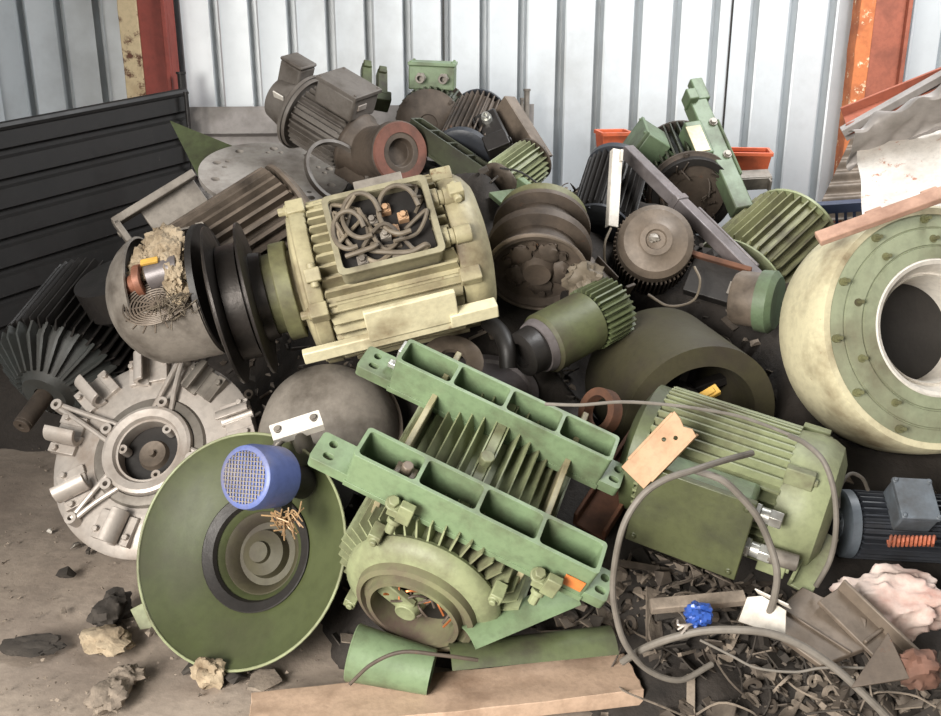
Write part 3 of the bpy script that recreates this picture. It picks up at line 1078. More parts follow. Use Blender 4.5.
# O13 rear green motor with box and upright foot
A, B = P(692, 196, 4.25), P(677, 158, 4.65)
t, Mx, L = motor('electric_motor', 'rear dark motor with curved fins and an empty bore, its light green box tilted left', A, B, (-.84, .55, .1), .205, M_['green_dark'], shield=M_['brown'], nf=40, fh=.045, ft=(.011, .007), front='flat', rear='dome', bore=.7,
      box=dict(s=(.2, .21, .12), x=-.02, mat=M_['foot_green']))
q = MB(); q.lathe([(-L / 2 - .02, .18), (-L / 2 - .02, .15), (-L / 2 + .06, .145), (-L / 2 + .06, .18)], 48, None, closed=True)
link(q, 'bore_ring', M_['dark'], t)
q = MB()
rnd = random.Random(5)
for k in range(26):
    a = rnd.uniform(0, 2 * PI)
    p = Vector((-L / 2 + .02, .11 * math.cos(a), .11 * math.sin(a)))
    q.tube([p, p + Vector((-.03, rnd.uniform(-.04, .04), rnd.uniform(-.04, .04))), p + Vector((-.05, rnd.uniform(-.07, .07), rnd.uniform(-.07, .07)))], .004, 5, 4)
link(q, 'winding', M_['brown'], t)
A, B = P(690, 92, 4.38), P(742, 212, 4.12)
Mx = frame(A, B, (.1, .35, .93))
t = thing('motor_foot', 'tall green cast motor foot with stepped top leaning before the cladding', 'foot', Mx)
Lr = (B - A).length
q = MB()
q.box((.03, 0, 0), (Lr - .06, .085, .08))
q.box((-.05, -.075, .0), (.18, .08, .10), None)
q.box((-Lr / 2 + .02, .03, .02), (.12, .06, .05)); q.box((-Lr / 2 + .06, -.03, .03), (.06, .05, .08)); q.box((.02, .045, .0), (.3, .012, .10))
link(q, 'casting', M_['foot_green'], t, .008)
q = MB(); q.box((-.04, -.085, .0525), (.14, .07, .006)); link(q, 'plate', M_['cream'], t, .002)
for x in (-.12, .06):
    q = MB(); q.hexbolt((x, .02, .045), (0, 0, 1), .014, .014)
    link(q, 'bolt', M_['grey'], t)

# orange bins
def obin(name, label, c, w, h, dpt, rz):
    m = MB()
    k = .82
    o, i = [], []
    vs = []
    for (s, z) in ((k, 0), (1, h), (1 - .04, h), (k - .04, .012)):
        for dx, dy in ((-1, -1), (1, -1), (1, 1), (-1, 1)):
            vs.append((dx * w / 2 * s, dy * dpt / 2 * s, z))
    fs = [(3, 2, 1, 0), (12, 13, 14, 15)]
    for r in range(3):
        for q in range(4):
            fs.append((4 * r + q, 4 * r + (q + 1) % 4, 4 * r + 4 + (q + 1) % 4, 4 * r + 4 + q))
    m.add(vs, fs)
    for dy in (-1, 1):
        m.box((0, dy * dpt / 2, h), (w * 1.04, .015, .018))
    for dx in (-1, 1):
        m.box((dx * w / 2, 0, h), (.015, dpt * 1.02, .018))
    solo(m, name, M_['orange'], label, 'bin', T(*c) @ RZ(rz) @ RX(.06), bevel=.002)
c = P(612, 156, 4.75); obin('plastic_bin', 'orange plastic bin peeking out left of the light green box', c, .15, .115, .12, .2)
c = P(741, 180, 4.75); obin('plastic_bin', 'orange plastic bin right of the tall green motor foot', c, .25, .14, .16, -.15)
m = MB(); m.box((0, 0, 0), (.17, .03, .06)); m.box((0, .03, .03), (.17, .08, .01)); m.box((.07, .0, .0), (.01, .1, .06))
solo(m, 'bracket', M_['grey'], 'small grey bracket under the orange bin by the cladding', 'bracket', frame(P(735, 184, 4.55), P(771, 182, 4.55), (0, .8, .6)), bevel=.002)

# O14 motor facing us
A, B = P(656, 240, 3.58), P(650, 258, 3.92)
Mx = frame(A, B, (0, .9, .4))
L = (B - A).length
t = thing('electric_motor', 'round brown motor end with dished cowl facing out at the middle of the heap', 'motor', Mx)
q = MB(); q.lathe([(-L / 2, 0), (-L / 2 - .004, .035), (-L / 2 - .012, .04), (-L / 2 - .012, .06), (-L / 2 - .004, .068), (-L / 2 + .006, .12), (-L / 2 + .03, .143), (-L / 2 + .09, .147), (-L / 2 + .09, 0)], 56)
cw = link(q, 'fan_cowl', M_['grey_brown'], t)
q = MB(); q.blob((-L / 2 - .012, .01, .005), (.014, .02, .016), .4, 3, 3, 14, 10); link(q, 'hub_nut', M_['grey'], cw)
q = MB(); q.lathe([(-L / 2 + .08, 0), (-L / 2 + .08, .14), (L / 2, .14), (L / 2, 0)], 40); q.fins(54, -L / 2 + .085, L / 2, .135, .156, .008, .005, .012)
link(q, 'finned_body', M_['brown'], t)
for (pts, lab) in (([(-L / 2 + .05, .17, .05), (-L / 2 + .02, .19, -.02), (-L / 2 + .05, .18, -.1), (-L / 2 + .0, .13, -.19), (-L / 2 + .02, .1, -.26)], 1), ([(-L / 2 + .03, -.15, -.09), (-L / 2 + .0, -.17, -.15), (-L / 2 + .02, -.15, -.22), (-L / 2 - .01, -.06, -.25), (-L / 2 - .01, .02, -.21)], 2)):
    q = MB(); q.tube(pts, .005, 7); link(q, 'cable_tail', M_['wire'], t)

# O15 pale green finned motor on the right
motor('electric_motor', 'pale green motor with long diagonal fins behind the big round casting', P(735, 288, 4.0), P(797, 230, 4.2), (.3, .2, .9), .23, M_['olive_dull'], shield=M_['green_pale'], nf=36, fh=.04, ft=(.010, .006), front='dome', rear='dome')

# O39 pulley, O40 panel
A, B = P(735, 297, 3.5), P(778, 303, 3.42)
Mx = frame(A, B, (0, .9, .3)); L = (B - A).length
t = thing('flat_pulley', 'short brown drum with a green end disc left of the big round casting', 'pulley', Mx)
q = MB(); q.lathe([(-L / 2, 0), (-L / 2, .09), (-L / 2 + .015, .1), (.02, .1), (.02, 0)], 40); link(q, 'drum', M_['grey_brown'], t)
q = MB(); q.lathe([(.015, 0), (.015, .112), (.06, .115), (L / 2, .095), (L / 2 + .003, .05), (L / 2 + .003, 0)], 40); link(q, 'end_disc', M_['foot_green'], t)
Mx = frame(P(690, 276, 3.68), P(738, 290, 3.62), (-.1, .2, .95))
t = thing('control_panel', 'dark flat box with a small grey label beside the brown drum', 'box', Mx)
q = MB(); q.box((0, 0, 0), (.2, .14, .06)); link(q, 'case', M_['dark'], t, .004)
q = MB(); q.box((.075, -.01, .031), (.03, .05, .004)); link(q, 'nameplate', M_['grey'], t)
q = MB(); q.box((0, .075, .01), (.24, .02, .09)); link(q, 'frame', M_['rust'], t, .003)

# O16 green smooth small motor
A, B = P(528, 352, 3.22), P(618, 304, 3.42)
Mx = frame(A, B, (-.2, .6, .75)); L = (B - A).length
t = thing('electric_motor', 'small green motor with smooth barrel and finned tail in the centre of the heap', 'motor', Mx)
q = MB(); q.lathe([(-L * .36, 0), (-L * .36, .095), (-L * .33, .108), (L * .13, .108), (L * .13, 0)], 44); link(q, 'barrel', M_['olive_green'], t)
q = MB(); q.lathe([(L * .12, 0), (L * .12, .09), (L * .47, .09), (L * .5, .07), (L * .5, 0)], 40); q.fins(30, L * .13, L * .47, .085, .115, .009, .006, .01); link(q, 'finned_body', M_['green_mid'], t)
q = MB(); q.lathe([(-L * .34, 0), (-L * .34, .08), (-L * .38, .085), (-L * .56, .078), (-L * .58, .06), (-L * .58, .045), (-L * .52, .04), (-L * .52, 0)], 40); link(q, 'coupling', M_['dark'], t)
q = MB(); q.lathe([(-L * .36, .085), (-L * .36, .098), (-L * .42, .09), (-L * .42, .08)], 40, None, closed=True); link(q, 'retaining_ring', M_['steel'], t)

# O17 green hollow drum
A, B = P(700, 422, 3.22), P(650, 372, 3.62)
Mx = frame(A, B, (0, .8, .5)); L = (B - A).length
t = thing('drum_ring', 'thick dull green hollow drum half buried in the middle of the heap', 'drum', Mx)
Rw = .275
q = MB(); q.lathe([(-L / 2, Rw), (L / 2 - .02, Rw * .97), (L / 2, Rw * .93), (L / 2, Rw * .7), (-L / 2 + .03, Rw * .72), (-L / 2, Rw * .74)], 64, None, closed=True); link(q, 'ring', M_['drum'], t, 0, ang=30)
q = MB()
for k in range(6): q.box((0, 0, Rw * .38), (.05, .03, Rw * .72), RX(k * PI / 3 + .3))
q.cyl((-.09, 0, 0), (.09, 0, 0), .07, 24)
link(q, 'spokes', M_['dark'], t, .003)
m = MB(); m.box((0, 0, 0), (.08, .035, .02)); m.box((.0, .0, .012), (.05, .02, .01))
solo(m, 'connector_block', M_['yellow'], 'small yellowish connector block inside the green hollow drum', 'connector', frame(P(699, 400, 3.04), P(716, 390, 3.04), (0, .6, .8)), bevel=.003)

# O41 dark disc
m = MB(); Rr = .17
m.lathe([(-.012, 0), (-.012, Rr * .8), (0, Rr * .84), (0, Rr), (-.02, Rr), (-.03, Rr * .86), (-.03, 0)], 56)
m.lathe([(.0, 0), (.0, .05), (-.02, .06)], 30)
solo(m, 'steel_disc', M_['steel'], 'dark steel rimmed disc behind the rear green rail', 'disc', facing(P(492, 386, 3.38), (.15, .75, .65)))
# ================================================================== O18 big round casting right
C = P(937, 328, 3.02)
nrm = (.15, .05, .98)
Mx = facing(C, nrm, (0, 1, 0))
t = thing('round_casting', 'huge pale cream-green round casting with a wide white bore at the right', 'casting', Mx)
R = .406
q = MB()
q.lathe([(-.34, R * .80), (-.33, R * .90), (-.28, R * .97), (-.2, R * 1.0), (-.10, R * 1.0), (-.03, R * .985), (0, R * .95), (0, R * .90), (-.05, R * .9), (-.3, R * .8)], 90, None, closed=True)
link(q, 'rim', M_['cream'], t, 0, ang=30)  # same paint as the face; the rim's lit tone is in the cream
q = MB()
q.lathe([(-.03, R * .935), (-.004, R * .925), (.004, R * .80), (.0, R * .795), (.0, R * .785), (.006, R * .78), (.012, R * .655), (.006, R * .65), (.006, R * .64), (.014, R * .635), (.016, R * .545), (-.02, R * .535), (-.05, R * .54)], 90, None, closed=True)
link(q, 'face_plate', M_['greygreen'], t, 0, ang=24)
q = MB()
q.lathe([(.014, R * .545), (.018, R * .53), (.012, R * .50), (-.04, R * .455), (-.045, R * .44), (-.035, R * .43), (-.06, R * .41), (-.2, R * .41), (-.2, R * .44), (-.06, R * .56)], 72, None, closed=True)
link(q, 'bore_liner', M_['white'], t, 0, ang=30)
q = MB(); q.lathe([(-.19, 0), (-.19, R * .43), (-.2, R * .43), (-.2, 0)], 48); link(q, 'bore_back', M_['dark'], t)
for (rr, n, off) in ((.86, 12, .1), (.70, 10, .35)):
    for k in range(n):
        a = 2 * PI * k / n + off
        q = MB()
        y, z = R * rr * math.cos(a), R * rr * math.sin(a)
        q.cyl((-.01, y, z), (.012, y, z), .013, 14); q.cyl((.01, y, z), (.036, y, z), .0065, 10)
        link(q, 'stud', M_['olive_dull'], t)

# pink plank, white scrap, red channel above the casting
m = MB(); m.box((0, 0, 0), (.52, .05, .022)); m.box((-.07, .03, -.02), (.05, .03, .04)); m.box((.1, .03, -.02), (.05, .03, .04))
solo(m, 'wood_batten', M_['pinkwood'], 'pinkish splintered batten resting on top of the big round casting', 'batten', frame(P(840, 231, 2.92), P(965, 186, 2.86), (-.1, .7, .7)), bevel=.003)
# white enamel sheet with rust spots
a, b_, c, d_ = P(855, 150, 3.9), P(960, 118, 3.75), P(968, 222, 3.45), P(861, 232, 3.55)
def fn(u, v):
    p = (a * (1 - u) + b_ * u) * (1 - v) + (d_ * (1 - u) + c * u) * v
    return p + D(-.1, .3, .9) * (.03 * noise.noise(Vector((u * 3, v * 3, 2))) + (.05 * abs(u - .62)))
m = MB(); m.sheet(fn, 20, 20, .006)
solo(m, 'enamel_sheet', M_['white_rust'], 'white sheet with rust spots standing behind the big round casting', 'sheet')
a, b_ = P(848, 143, 3.85), P(960, 88, 3.6)
def fn(u, v):
    p = a * (1 - u) + b_ * u
    w = .13 * (1 + .3 * noise.noise(Vector((u * 5, 0, 4))))
    s = v - .5
    return p + D(-.3, .9, .1) * (-.03 - w * s * 1.0 + .018 * noise.noise(Vector((u * 6, v * 4, 9)))) + D(0, .2, 1) * (.07 * math.sin(v * PI * 1.6 + .4) + .03 * noise.noise(Vector((u * 4, v * 3, 3))))
m = MB(); m.sheet(fn, 40, 14, .006)
solo(m, 'crumpled_strip', M_['ledge'], 'crumpled grey-white metal strip hanging over the rust-spotted white sheet', 'strip')
A, B = P(846, 125, 4.05), P(965, 78, 3.85)
Mx = frame(A, B, (-.1, .75, .6))
m = MB(); m.box((0, 0, 0), ((B - A).length, .17, .012)); m.box((0, .08, .02), ((B - A).length, .012, .05)); m.box((0, -.08, .02), ((B - A).length, .012, .05))
solo(m, 'steel_channel', M_['redbrown'], 'red-brown steel channel on top of the white scrap at right', 'channel', Mx, bevel=.002)
A, B = P(842, 132, 3.98), P(960, 66, 3.78)
m = MB(); m.box((0, 0, 0), ((B - A).length, .05, .03)); m.box((0, .02, -.03), ((B - A).length, .01, .05))
solo(m, 'angle_strip', M_['ledge'], 'pale angle strip along the top edge of the red-brown channel', 'strip', frame(A, B, (-.1, .8, .5)), bevel=.002)

# navy plastic crate
Mx = frame(P(806, 224, 4.55), P(868, 220, 4.45), (0, .75, .6))
t = thing('plastic_crate', 'navy plastic crate with slotted rim behind the big round casting', 'crate', Mx)
w, dd, h = .32, .3, .2
q = MB()
for (cx, cy, sx, sy) in ((0, dd / 2, w, .02), (0, -dd / 2, w, .02), (w / 2, 0, .02, dd), (-w / 2, 0, .02, dd)):
    q.box((cx, cy, 0), (sx + .02, sy + .02, .05)); q.box((cx, cy, -h), (sx, sy, .04))
for k in range(9):
    u = -w / 2 + w * k / 8
    for s in (-1, 1): q.box((u, s * dd / 2, -h / 2), (.014, .012, h))
for k in range(8):
    u = -dd / 2 + dd * k / 7
    for s in (-1, 1): q.box((s * w / 2, u, -h / 2), (.012, .014, h))
q.box((0, dd / 2, -h / 2), (w, .012, .02)); q.box((0, -dd / 2, -h / 2), (w, .012, .02)); q.box((0, 0, -h - .01), (w, dd, .014))
link(q, 'crate_body', M_['navy_plastic'], t, .002)

# ================================================================== O19 big lower motor with the two rails
A, B = P(418, 603, 2.60), P(500, 430, 3.1)
Mx = frame(A, B, (.28, .68, .67))
L = (B - A).length
R = .245
t = thing('electric_motor', 'green finned motor lying in front with two pocketed foot rails across it', 'motor', Mx)
q = MB()
x0, x1 = -.42 * L, .44 * L
q.lathe([(x0, 0), (x0, R - .045), (x1, R - .045), (x1, 0)], 56)
q.fins(44, x0 - .025, x1, R - .06, R + .024, .007, .0045, .03)
link(q, 'finned_body', M_['green_pale'], t)
q = MB()
q.lathe([(x0, R * .8), (x0 - .006, R * .90), (x0 - .02, R * .93), (x0 - .04, R * .91), (-L / 2 - .004, R * .80), (-L / 2 - .012, R * .66), (-L / 2 + .02, R * .55)], 60)
link(q, 'end_shield', M_['green_pale'], t, 0, ang=40)
q = MB(); q.lathe([(-L / 2 - .0, R * .72), (-L / 2 - .03, R * .70), (-L / 2 - .035, R * .64), (-L / 2 - .02, R * .62), (-L / 2 - .02, R * .56), (-L / 2 - .045, R * .55), (-L / 2 - .045, R * .50), (-L / 2 + .05, R * .48), (-L / 2 + .05, R * .7)], 60, None, closed=True)
link(q, 'bearing_ring', M_['caked'], t, 0, label='bearing ring caked with brown dirt', ang=40)
q = MB(); q.lathe([(-L / 2 + .04, 0), (-L / 2 + .04, R * .55), (-L / 2 + .07, R * .55), (-L / 2 + .07, 0)], 30); link(q, 'bore_back', M_['dark'], t)
q = MB(); q.lathe([(-L / 2 - .01, 0), (-L / 2 - .02, .03), (-L / 2 + .05, .05), (-L / 2 + .05, 0)], 24, T(0, .02, -.05)); q.box((-L / 2 + .0, .05, -.04), (.02, .10, .06), RX(.4))
link(q, 'broken_web', M_['green_pale'], t, .003)
rnd = random.Random(11)
for k in range(16):
    q = MB()
    p = Vector((-L / 2 + .03, rnd.uniform(-.07, .06), rnd.uniform(-.02, .06)))
    pts = [p]
    for j in range(3):
        pts.append(pts[-1] + Vector((rnd.uniform(-.03, .005), rnd.uniform(-.035, .035), rnd.uniform(-.03, .02))))
    q.tube(pts, .0035, 6, 5)
    link(q, 'copper_wire', M_['copper'] if k % 3 == 0 else M_['brown'], t)
for k in range(4):
    q = MB()
    a = PI / 4 + k * PI / 2
    q.box((x0 - .03, (R + .005) * math.cos(a), (R + .005) * math.sin(a)), (.05, .035, .035), None)
    q.hexbolt((x0 - .055, (R + .0) * math.cos(a), (R + .0) * math.sin(a)), (-1, 0, 0), .011, .012)
    link(q, 'shield_bolt', M_['green_pale'], t, .003)
# foot pads between body and rails (side plates)
for s in (-1, 1):
    q = MB()
    q.box((.05, s * .215, R * .60), (.58, .018, R * .9))
    link(q, 'side_plate', M_['olive'], t, .003)
q = MB(); q.box((.0, 0, R + .012), (.5, .03, .02)); q.cyl((-.02, 0, R + .02), (-.02, 0, R + .05), .022, 8)
link(q, 'centre_rib', M_['green_pale'], t, .003)
# rails
rL, rw, rh = .70, .105, .135
zr = R + .075
Mi = Mx.inverted()
for (pA, pB, dA, dB, npk) in (((356, 455), (594, 572), 2.50, 2.47, 4), ((398, 364), (608, 463), 2.83, 2.78, 4)):
    a, b_ = P(*pA, dA), P(*pB, dB)
    hint = Vector((Mx[0][2], Mx[1][2], Mx[2][2]))
    Mr = basis(b_ - a, hint, (a + b_) * .5)
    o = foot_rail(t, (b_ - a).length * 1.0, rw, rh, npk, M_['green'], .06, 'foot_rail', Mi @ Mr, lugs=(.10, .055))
    Lr_ = (b_ - a).length
    if pA[0] < 360:
        for xx in (-Lr_ * .26, Lr_ * .34):
            q = MB()
            q.box((xx, -rw / 2 - .02, -rh * .25), (.055, .04, .03)); q.box((xx + .02, -rw / 2 - .035, -rh * .1), (.04, .025, .07)); q.hexbolt((xx - .02, -rw / 2 - .02, -rh * .15), (0, -.3, 1), .016, .03)
            q.hexbolt((xx, -rw / 2 - .035, -.06), (0, -.5, -1), .014, .04)
            link(q, 'clamp', M_['green_pale'], o, .003)
        q = MB(); q.box((Lr_ * .44, -rw / 2 * 1.06 - .001, -.005), (.055, .003, .042)); link(q, 'sticker', M_['sticker_orange'], o)
        q = MB(); q.box((-Lr_ * .30, .0, .015), (.06, .05, .03)); q.cyl((-Lr_ * .30, 0, .02), (-Lr_ * .30, 0, .06), .016, 8); link(q, 'bolt', M_['grey_brown'], o, .003)
    else:
        q = MB(); q.box((-Lr_ * .5, .02, .01), (.02, .05, .10)); q.box((-Lr_ * .49, .0, -.01), (.07, .02, .02)); link(q, 'clamp', M_['bright'], o, .003)
        q = MB(); q.box((-Lr_ * .33, -.02, -.02), (.06, .03, .03)); link(q, 'bolt', M_['grey_brown'], o, .003)

# ================================================================== O20 green dish
Cd = P(238, 548, 2.86)
Mx = facing(Cd, (-.30, .28, .91), (0, 1, 0))
t = thing('fan_inlet_dish', 'large shallow green sheet metal dish leaning with its dark hub towards us', 'dish', Mx)
R = .352
q = MB()
th = .006
front = [(0.0, R), (-.012, R * .965), (-.05, R * .80), (-.085, R * .62), (-.115, R * .47), (-.14, R * .37)]
back = [(x - th, r - .001) for x, r in reversed(front)]
q.lathe(front + back, 96, None, closed=True)
link(q, 'dish', M_['green_dish'], t, 0, ang=60)
q = MB(); q.tube([(-.002, R * math.cos(a * PI / 36), R * math.sin(a * PI / 36)) for a in range(72)], .0045, 8, 1, True)
link(q, 'rolled_rim', M_['green_pale'], t)
q = MB(); q.lathe([(-.108, R * .46), (-.128, R * .45), (-.15, R * .40), (-.14, R * .36), (-.15, R * .32), (-.18, R * .28), (-.18, R * .22), (-.15, R * .2), (-.135, R * .1), (-.12, R * .09), (-.12, 0)], 60)
link(q, 'hub', M_['drum'], t, 0, ang=30)
q = MB(); q.lathe([(-.096, R * .53), (-.094, R * .52), (-.108, R * .44), (-.122, R * .42), (-.128, R * .44)], 60, None, closed=True)
link(q, 'seal_ring', M_['dark'], t)
q = MB(); q.lathe([(-.17, R * .4), (-.34, R * .42), (-.34, R * .38), (-.17, R * .36)], 50, None, closed=True); link(q, 'back_drum', M_['dark'], t)
q = MB(); q.plate([(-.04, .0), (.10, .02), (.09, .09), (-.0, .11)], [], .01)
o = link(q, 'mounting_tab', M_['green_pale'], t, .002)
Mt = basis(D(-.9, -.3, .2), D(.1, .1, 1), P(160, 592, 3.02)); o.matrix_local = Mx.inverted() @ Mt
# blue cowl motor
A, B = P(243, 480, 2.62), P(284, 472, 2.80)
Mx = frame(A, B, (0, .9, .3)); Mx = facing(P(256, 477, 2.70), (-.46, .10, .88)); L = .10
t = thing('small_motor', 'small blue motor with wire mesh fan cowl in front of the green dish', 'motor', Mx)
q = MB(); R = .094
q.lathe([(-L, 0), (-L, R * .8), (-L * .9, R * .95), (L * .2, R), (L * .46, R * .95), (L * .5, R * .88), (L * .5, R * .80), (L * .46, R * .78), (L * .46, R * .2), (L * .46, 0)], 44)
link(q, 'cowl', M_['blue'], t)
q = MB()
for k in range(-6, 7):
    y = k * R * .12
    h = math.sqrt(max((R * .80) ** 2 - y * y, 0))
    q.cyl((L * .5, y, -h), (L * .5, y, h), .0016, 5); q.cyl((L * .502, -h, y), (L * .502, h, y), .0016, 5)
g = link(q, 'mesh_guard', M_['grey'], t)
q = MB(); q.lathe([(L * .455, 0), (L * .455, R * .74), (L * .45, R * .74), (L * .45, 0)], 40); link(q, 'fan', M_['dark'], t)
q = MB(); q.box((-.13, 0, -.07), (.05, .03, .12)); q.cyl((-.10, 0, 0), (-.22, .0, -.02), .05, 20); link(q, 'bracket', M_['dark'], t, .003)
# white bracket
A, B = P(271, 433, 2.83), P(321, 417, 2.86)
Mx = frame(A, B, (.1, .55, .8)); Lb = (B - A).length
t = thing('mounting_bracket', 'bright white two-hole bracket above the blue motor', 'bracket', Mx)
q = MB(); q.plate(rrect(Lb, .05, .004), [circ(-Lb * .36, .0, .010), circ(Lb * .36, .0, .010)], .006); q.box((0, -.026, -.015), (Lb, .005, .035))
link(q, 'plate', M_['white'], t, .001)
for s in (-1, 1):
    q = MB(); q.hexbolt((s * Lb * .36, .004, .004), (0, 0, 1), .009, .008)
    link(q, 'bolt', M_['grey'], t)
q = MB(); q.cyl((-Lb * .35, -.02, -.02), (-Lb * .75, -.05, -.06), .012, 12); q.cyl((0, 0, -.01), (.01, -.05, -.22), .03, 16); link(q, 'post', M_['alu_dark'], t)
# copper wires
m = MB(); rnd = random.Random(21); p0 = P(286, 519, 2.72)
for k in range(34):
    a = p0 + D(1, 0, 0) * rnd.uniform(-.03, .03) + D(0, 1, 0) * rnd.uniform(-.02, .02)
    m.tube([a, a + D(rnd.uniform(-1, 1), rnd.uniform(-1, 1), rnd.uniform(0, 1)) * .02, a + D(rnd.uniform(-1, 1), rnd.uniform(-1, .5), rnd.uniform(-.4, .6)) * .045], .0022, 5, 4)
solo(m, 'copper_wire_bundle', M_['wire_mix'], 'tuft of bare copper wires beside the dark hub of the green dish', 'wire', kind='stuff')

# ================================================================== O21 aluminium end shield
Ca = P(150, 452, 3.5)
Mx = facing(Ca, (-.12, .42, .9), (0, 1, 0))
Mi = Mx.inverted()
t = thing('aluminium_end_shield', 'big silver aluminium end shield with saddle clamps leaning at left', 'end shield', Mx)
R = .39
q = MB()
q.lathe([(-.03, R * .42), (-.01, R * .42), (.0, R * .55), (-.01, R * .8), (-.03, R * .97), (-.04, R), (-.055, R), (-.055, R * .6), (-.05, R * .42)], 80, None, closed=True)
link(q, 'plate', M_['alu'], t, 0, ang=30)
q = MB(); q.lathe([(-.05, R * .42), (.02, R * .44), (.035, R * .43), (.04, R * .40), (.035, R * .33), (.02, R * .31), (.02, R * .29), (-.03, R * .285), (-.05, R * .3)], 60, None, closed=True)
link(q, 'hub_ring', M_['alu'], t, 0, ang=30)
q = MB(); q.lathe([(-.0, R * .55), (.012, R * .53), (.016, R * .45), (.0, R * .44)], 60, None, closed=True); link(q, 'web_ring', M_['alu_dark'], t)
q = MB(); q.lathe([(-.04, 0), (-.04, R * .3), (-.05, R * .3), (-.05, 0)], 40); link(q, 'recess', M_['dark'], t)
q = MB(); q.lathe([(-.03, 0), (-.02, R * .13), (-.04, R * .15)], 30); q.cyl((-.03, 0, .0), (-.005, 0, 0), .012, 10); link(q, 'centre_plate', M_['grey_brown'], t)
for k in range(3):
    q = MB()
    a = 2 * PI * k / 3 + 1.0
    y, z = R * .26 * math.cos(a), R * .26 * math.sin(a)
    q.pipe((-.03, y, z), (.015, y, z), .018, .008, 14)
    link(q, 'bolt_boss', M_['alu'], t)
def onplane(px, py):
    n = D(-.12, .42, .9)
    r = P(px, py, 1.0) - CAMP
    p = CAMP + r * ((Ca - CAMP).dot(n) / r.dot(n))
    return Mi @ p
for (px, py) in ((92, 386), (149, 364), (209, 376), (246, 418), (62, 434), (68, 492), (112, 536)):
    v = onplane(px, py)
    a = math.atan2(v.z, v.y)
    rr = min(math.hypot(v.y, v.z), R * .98)
    Ml = RX(a) @ T(0, rr - .03, 0)
    q = MB()
    q.lathe([(-.052, .022), (-.052, .036), (.052, .036), (.052, .022)], 14, T(.03, 0, 0) @ RZ(PI / 2) @ RX(PI / 2), -PI / 2 - .1, PI / 2 + .1, closed=True)
    for s in (-1, 1):
        q.box((-.005, 0, s * .048), (.03, .09, .03))
        q.cyl((.005, .02, s * .052), (.025, .02, s * .052), .010, 6)
    q.box((-.02, 0, 0), (.05, .085, .09))
    link(q, 'saddle_clamp', M_['alu'] if px != 209 else M_['alu_dark'], t, .002).matrix_local = Ml @ Matrix.Scale(1.18, 4)
for (px, py) in ((183, 360), (60, 407), (74, 520), (238, 470)):
    v = onplane(px, py)
    a = math.atan2(v.z, v.y)
    rr = math.hypot(v.y, v.z)
    q = MB()
    i0 = R * .42
    for s in (-1, 1):
        q.tube([(.02, i0, s * .035), (.022, (i0 + rr) * .5, s * .018), (.012, rr, s * .006)], .010, 8, 5)
    q.pipe((-.03, rr, 0), (.03, rr, 0), .022, .010, 16)
    q.pipe((-.0, i0 + .02, 0), (.045, i0 + .02, 0), .021, .010, 16)
    link(q, 'arm', M_['alu'], t).matrix_local = RX(a)

# O24 grey drum
Mx = facing(P(325, 424, 3.32), (-.08, .42, .9), (0, 1, 0))
t = thing('dome_casting', 'smooth dusty grey dome between the olive motor and the blue motor', 'dome', Mx)
R = .25
q = MB(); q.lathe([(.10, 0), (.10, R * .3), (.085, R * .6), (.04, R * .85), (-.03, R * .97), (-.08, R), (-.2, R), (-.2, 0)], 56); link(q, 'dome', M_['grey'], t)
q = MB(); q.lathe([(-.08, R * 1.0), (-.08, R * 1.05), (-.11, R * 1.05), (-.11, R)], 56, None, closed=True); link(q, 'flange', M_['grey_brown'], t)
m = MB(); m.lathe([(-.11, 0), (-.11, .11), (.1, .13), (.11, .1), (.11, 0)], 40); m.fins(20, -.1, .09, .115, .14, .012, .008, .01)
solo(m, 'stator_core', M_['dark'], 'black oily stator core in the gap between the dish and the front green motor', 'stator', facing(P(322, 490, 3.08), (-.1, .3, .95)))

# O26 right lower motor
A, B = P(642, 446, 2.98), P(822, 508, 2.78)
Mx = frame(A, B, (-.04, -.42, .90)); L = (B - A).length; R = .205
t = thing('electric_motor', 'green motor at lower right with a big terminal box and two bright glands', 'motor', Mx)
q = MB(); x0, x1 = -.44 * L, .30 * L
q.lathe([(x0, 0), (x0, R - .03), (x1, R - .03), (x1, 0)], 52)
for qd in range(4):
    for k in range(-5, 6):
        y = k * .0265
        if abs(y) > R * .72: continue
        zb = math.sqrt(max((R - .03) ** 2 - y * y, 0)) - .012; ztp = math.sqrt(R * R - (y * .95) ** 2)
        vs = []
        for (x, z, th) in ((x0, zb, .014), (x1, zb, .014), (x1 - .008, ztp, .007), (x0 + .008, ztp, .007)):
            for s in (-1, 1): vs.append((x, y + s * th / 2, z))
        q.add(vs, [(0, 2, 4, 6), (7, 5, 3, 1), (0, 1, 3, 2), (2, 3, 5, 4), (4, 5, 7, 6), (6, 7, 1, 0)], RX(qd * PI / 2 + .2))
link(q, 'finned_body', M_['green_pale'], t)
q = MB(); q.lathe([(x1 - .01, 0), (x1 - .01, R * .98), (x1 + .05, R * 1.01), (x1 + .09, R * .99), (x1 + .12, R * .92), (x1 + .14, R * .7), (x1 + .145, R * .4), (x1 + .145, 0)], 52); link(q, 'fan_cowl', M_['green_pale'], t)
q = MB(); q.lathe([(x0 + .01, 0), (x0 + .01, R * .98), (x0 - .03, R * .99), (x0 - .06, R * .7), (x0 - .06, 0)], 52); link(q, 'end_shield', M_['green_mid'], t)
for k in range(4):
    q = MB()
    a = PI / 4 + k * PI / 2
    q.box((x1 + .03, R * 1.03 * math.cos(a), R * 1.03 * math.sin(a)), (.08, .05, .03), None)
    q.hexbolt((x1 + .06, R * 1.02 * math.cos(a), R * 1.02 * math.sin(a)), (1, 0, 0), .012, .02)
    link(q, 'clamp_lug', M_['green_pale'], t, .003)
bw, bh, bd = .30, .23, .12
q = MB(); bx_, bz_ = -.04, R + bd / 2 - .02
q.box((bx_, 0, bz_), (bw, bh, bd))
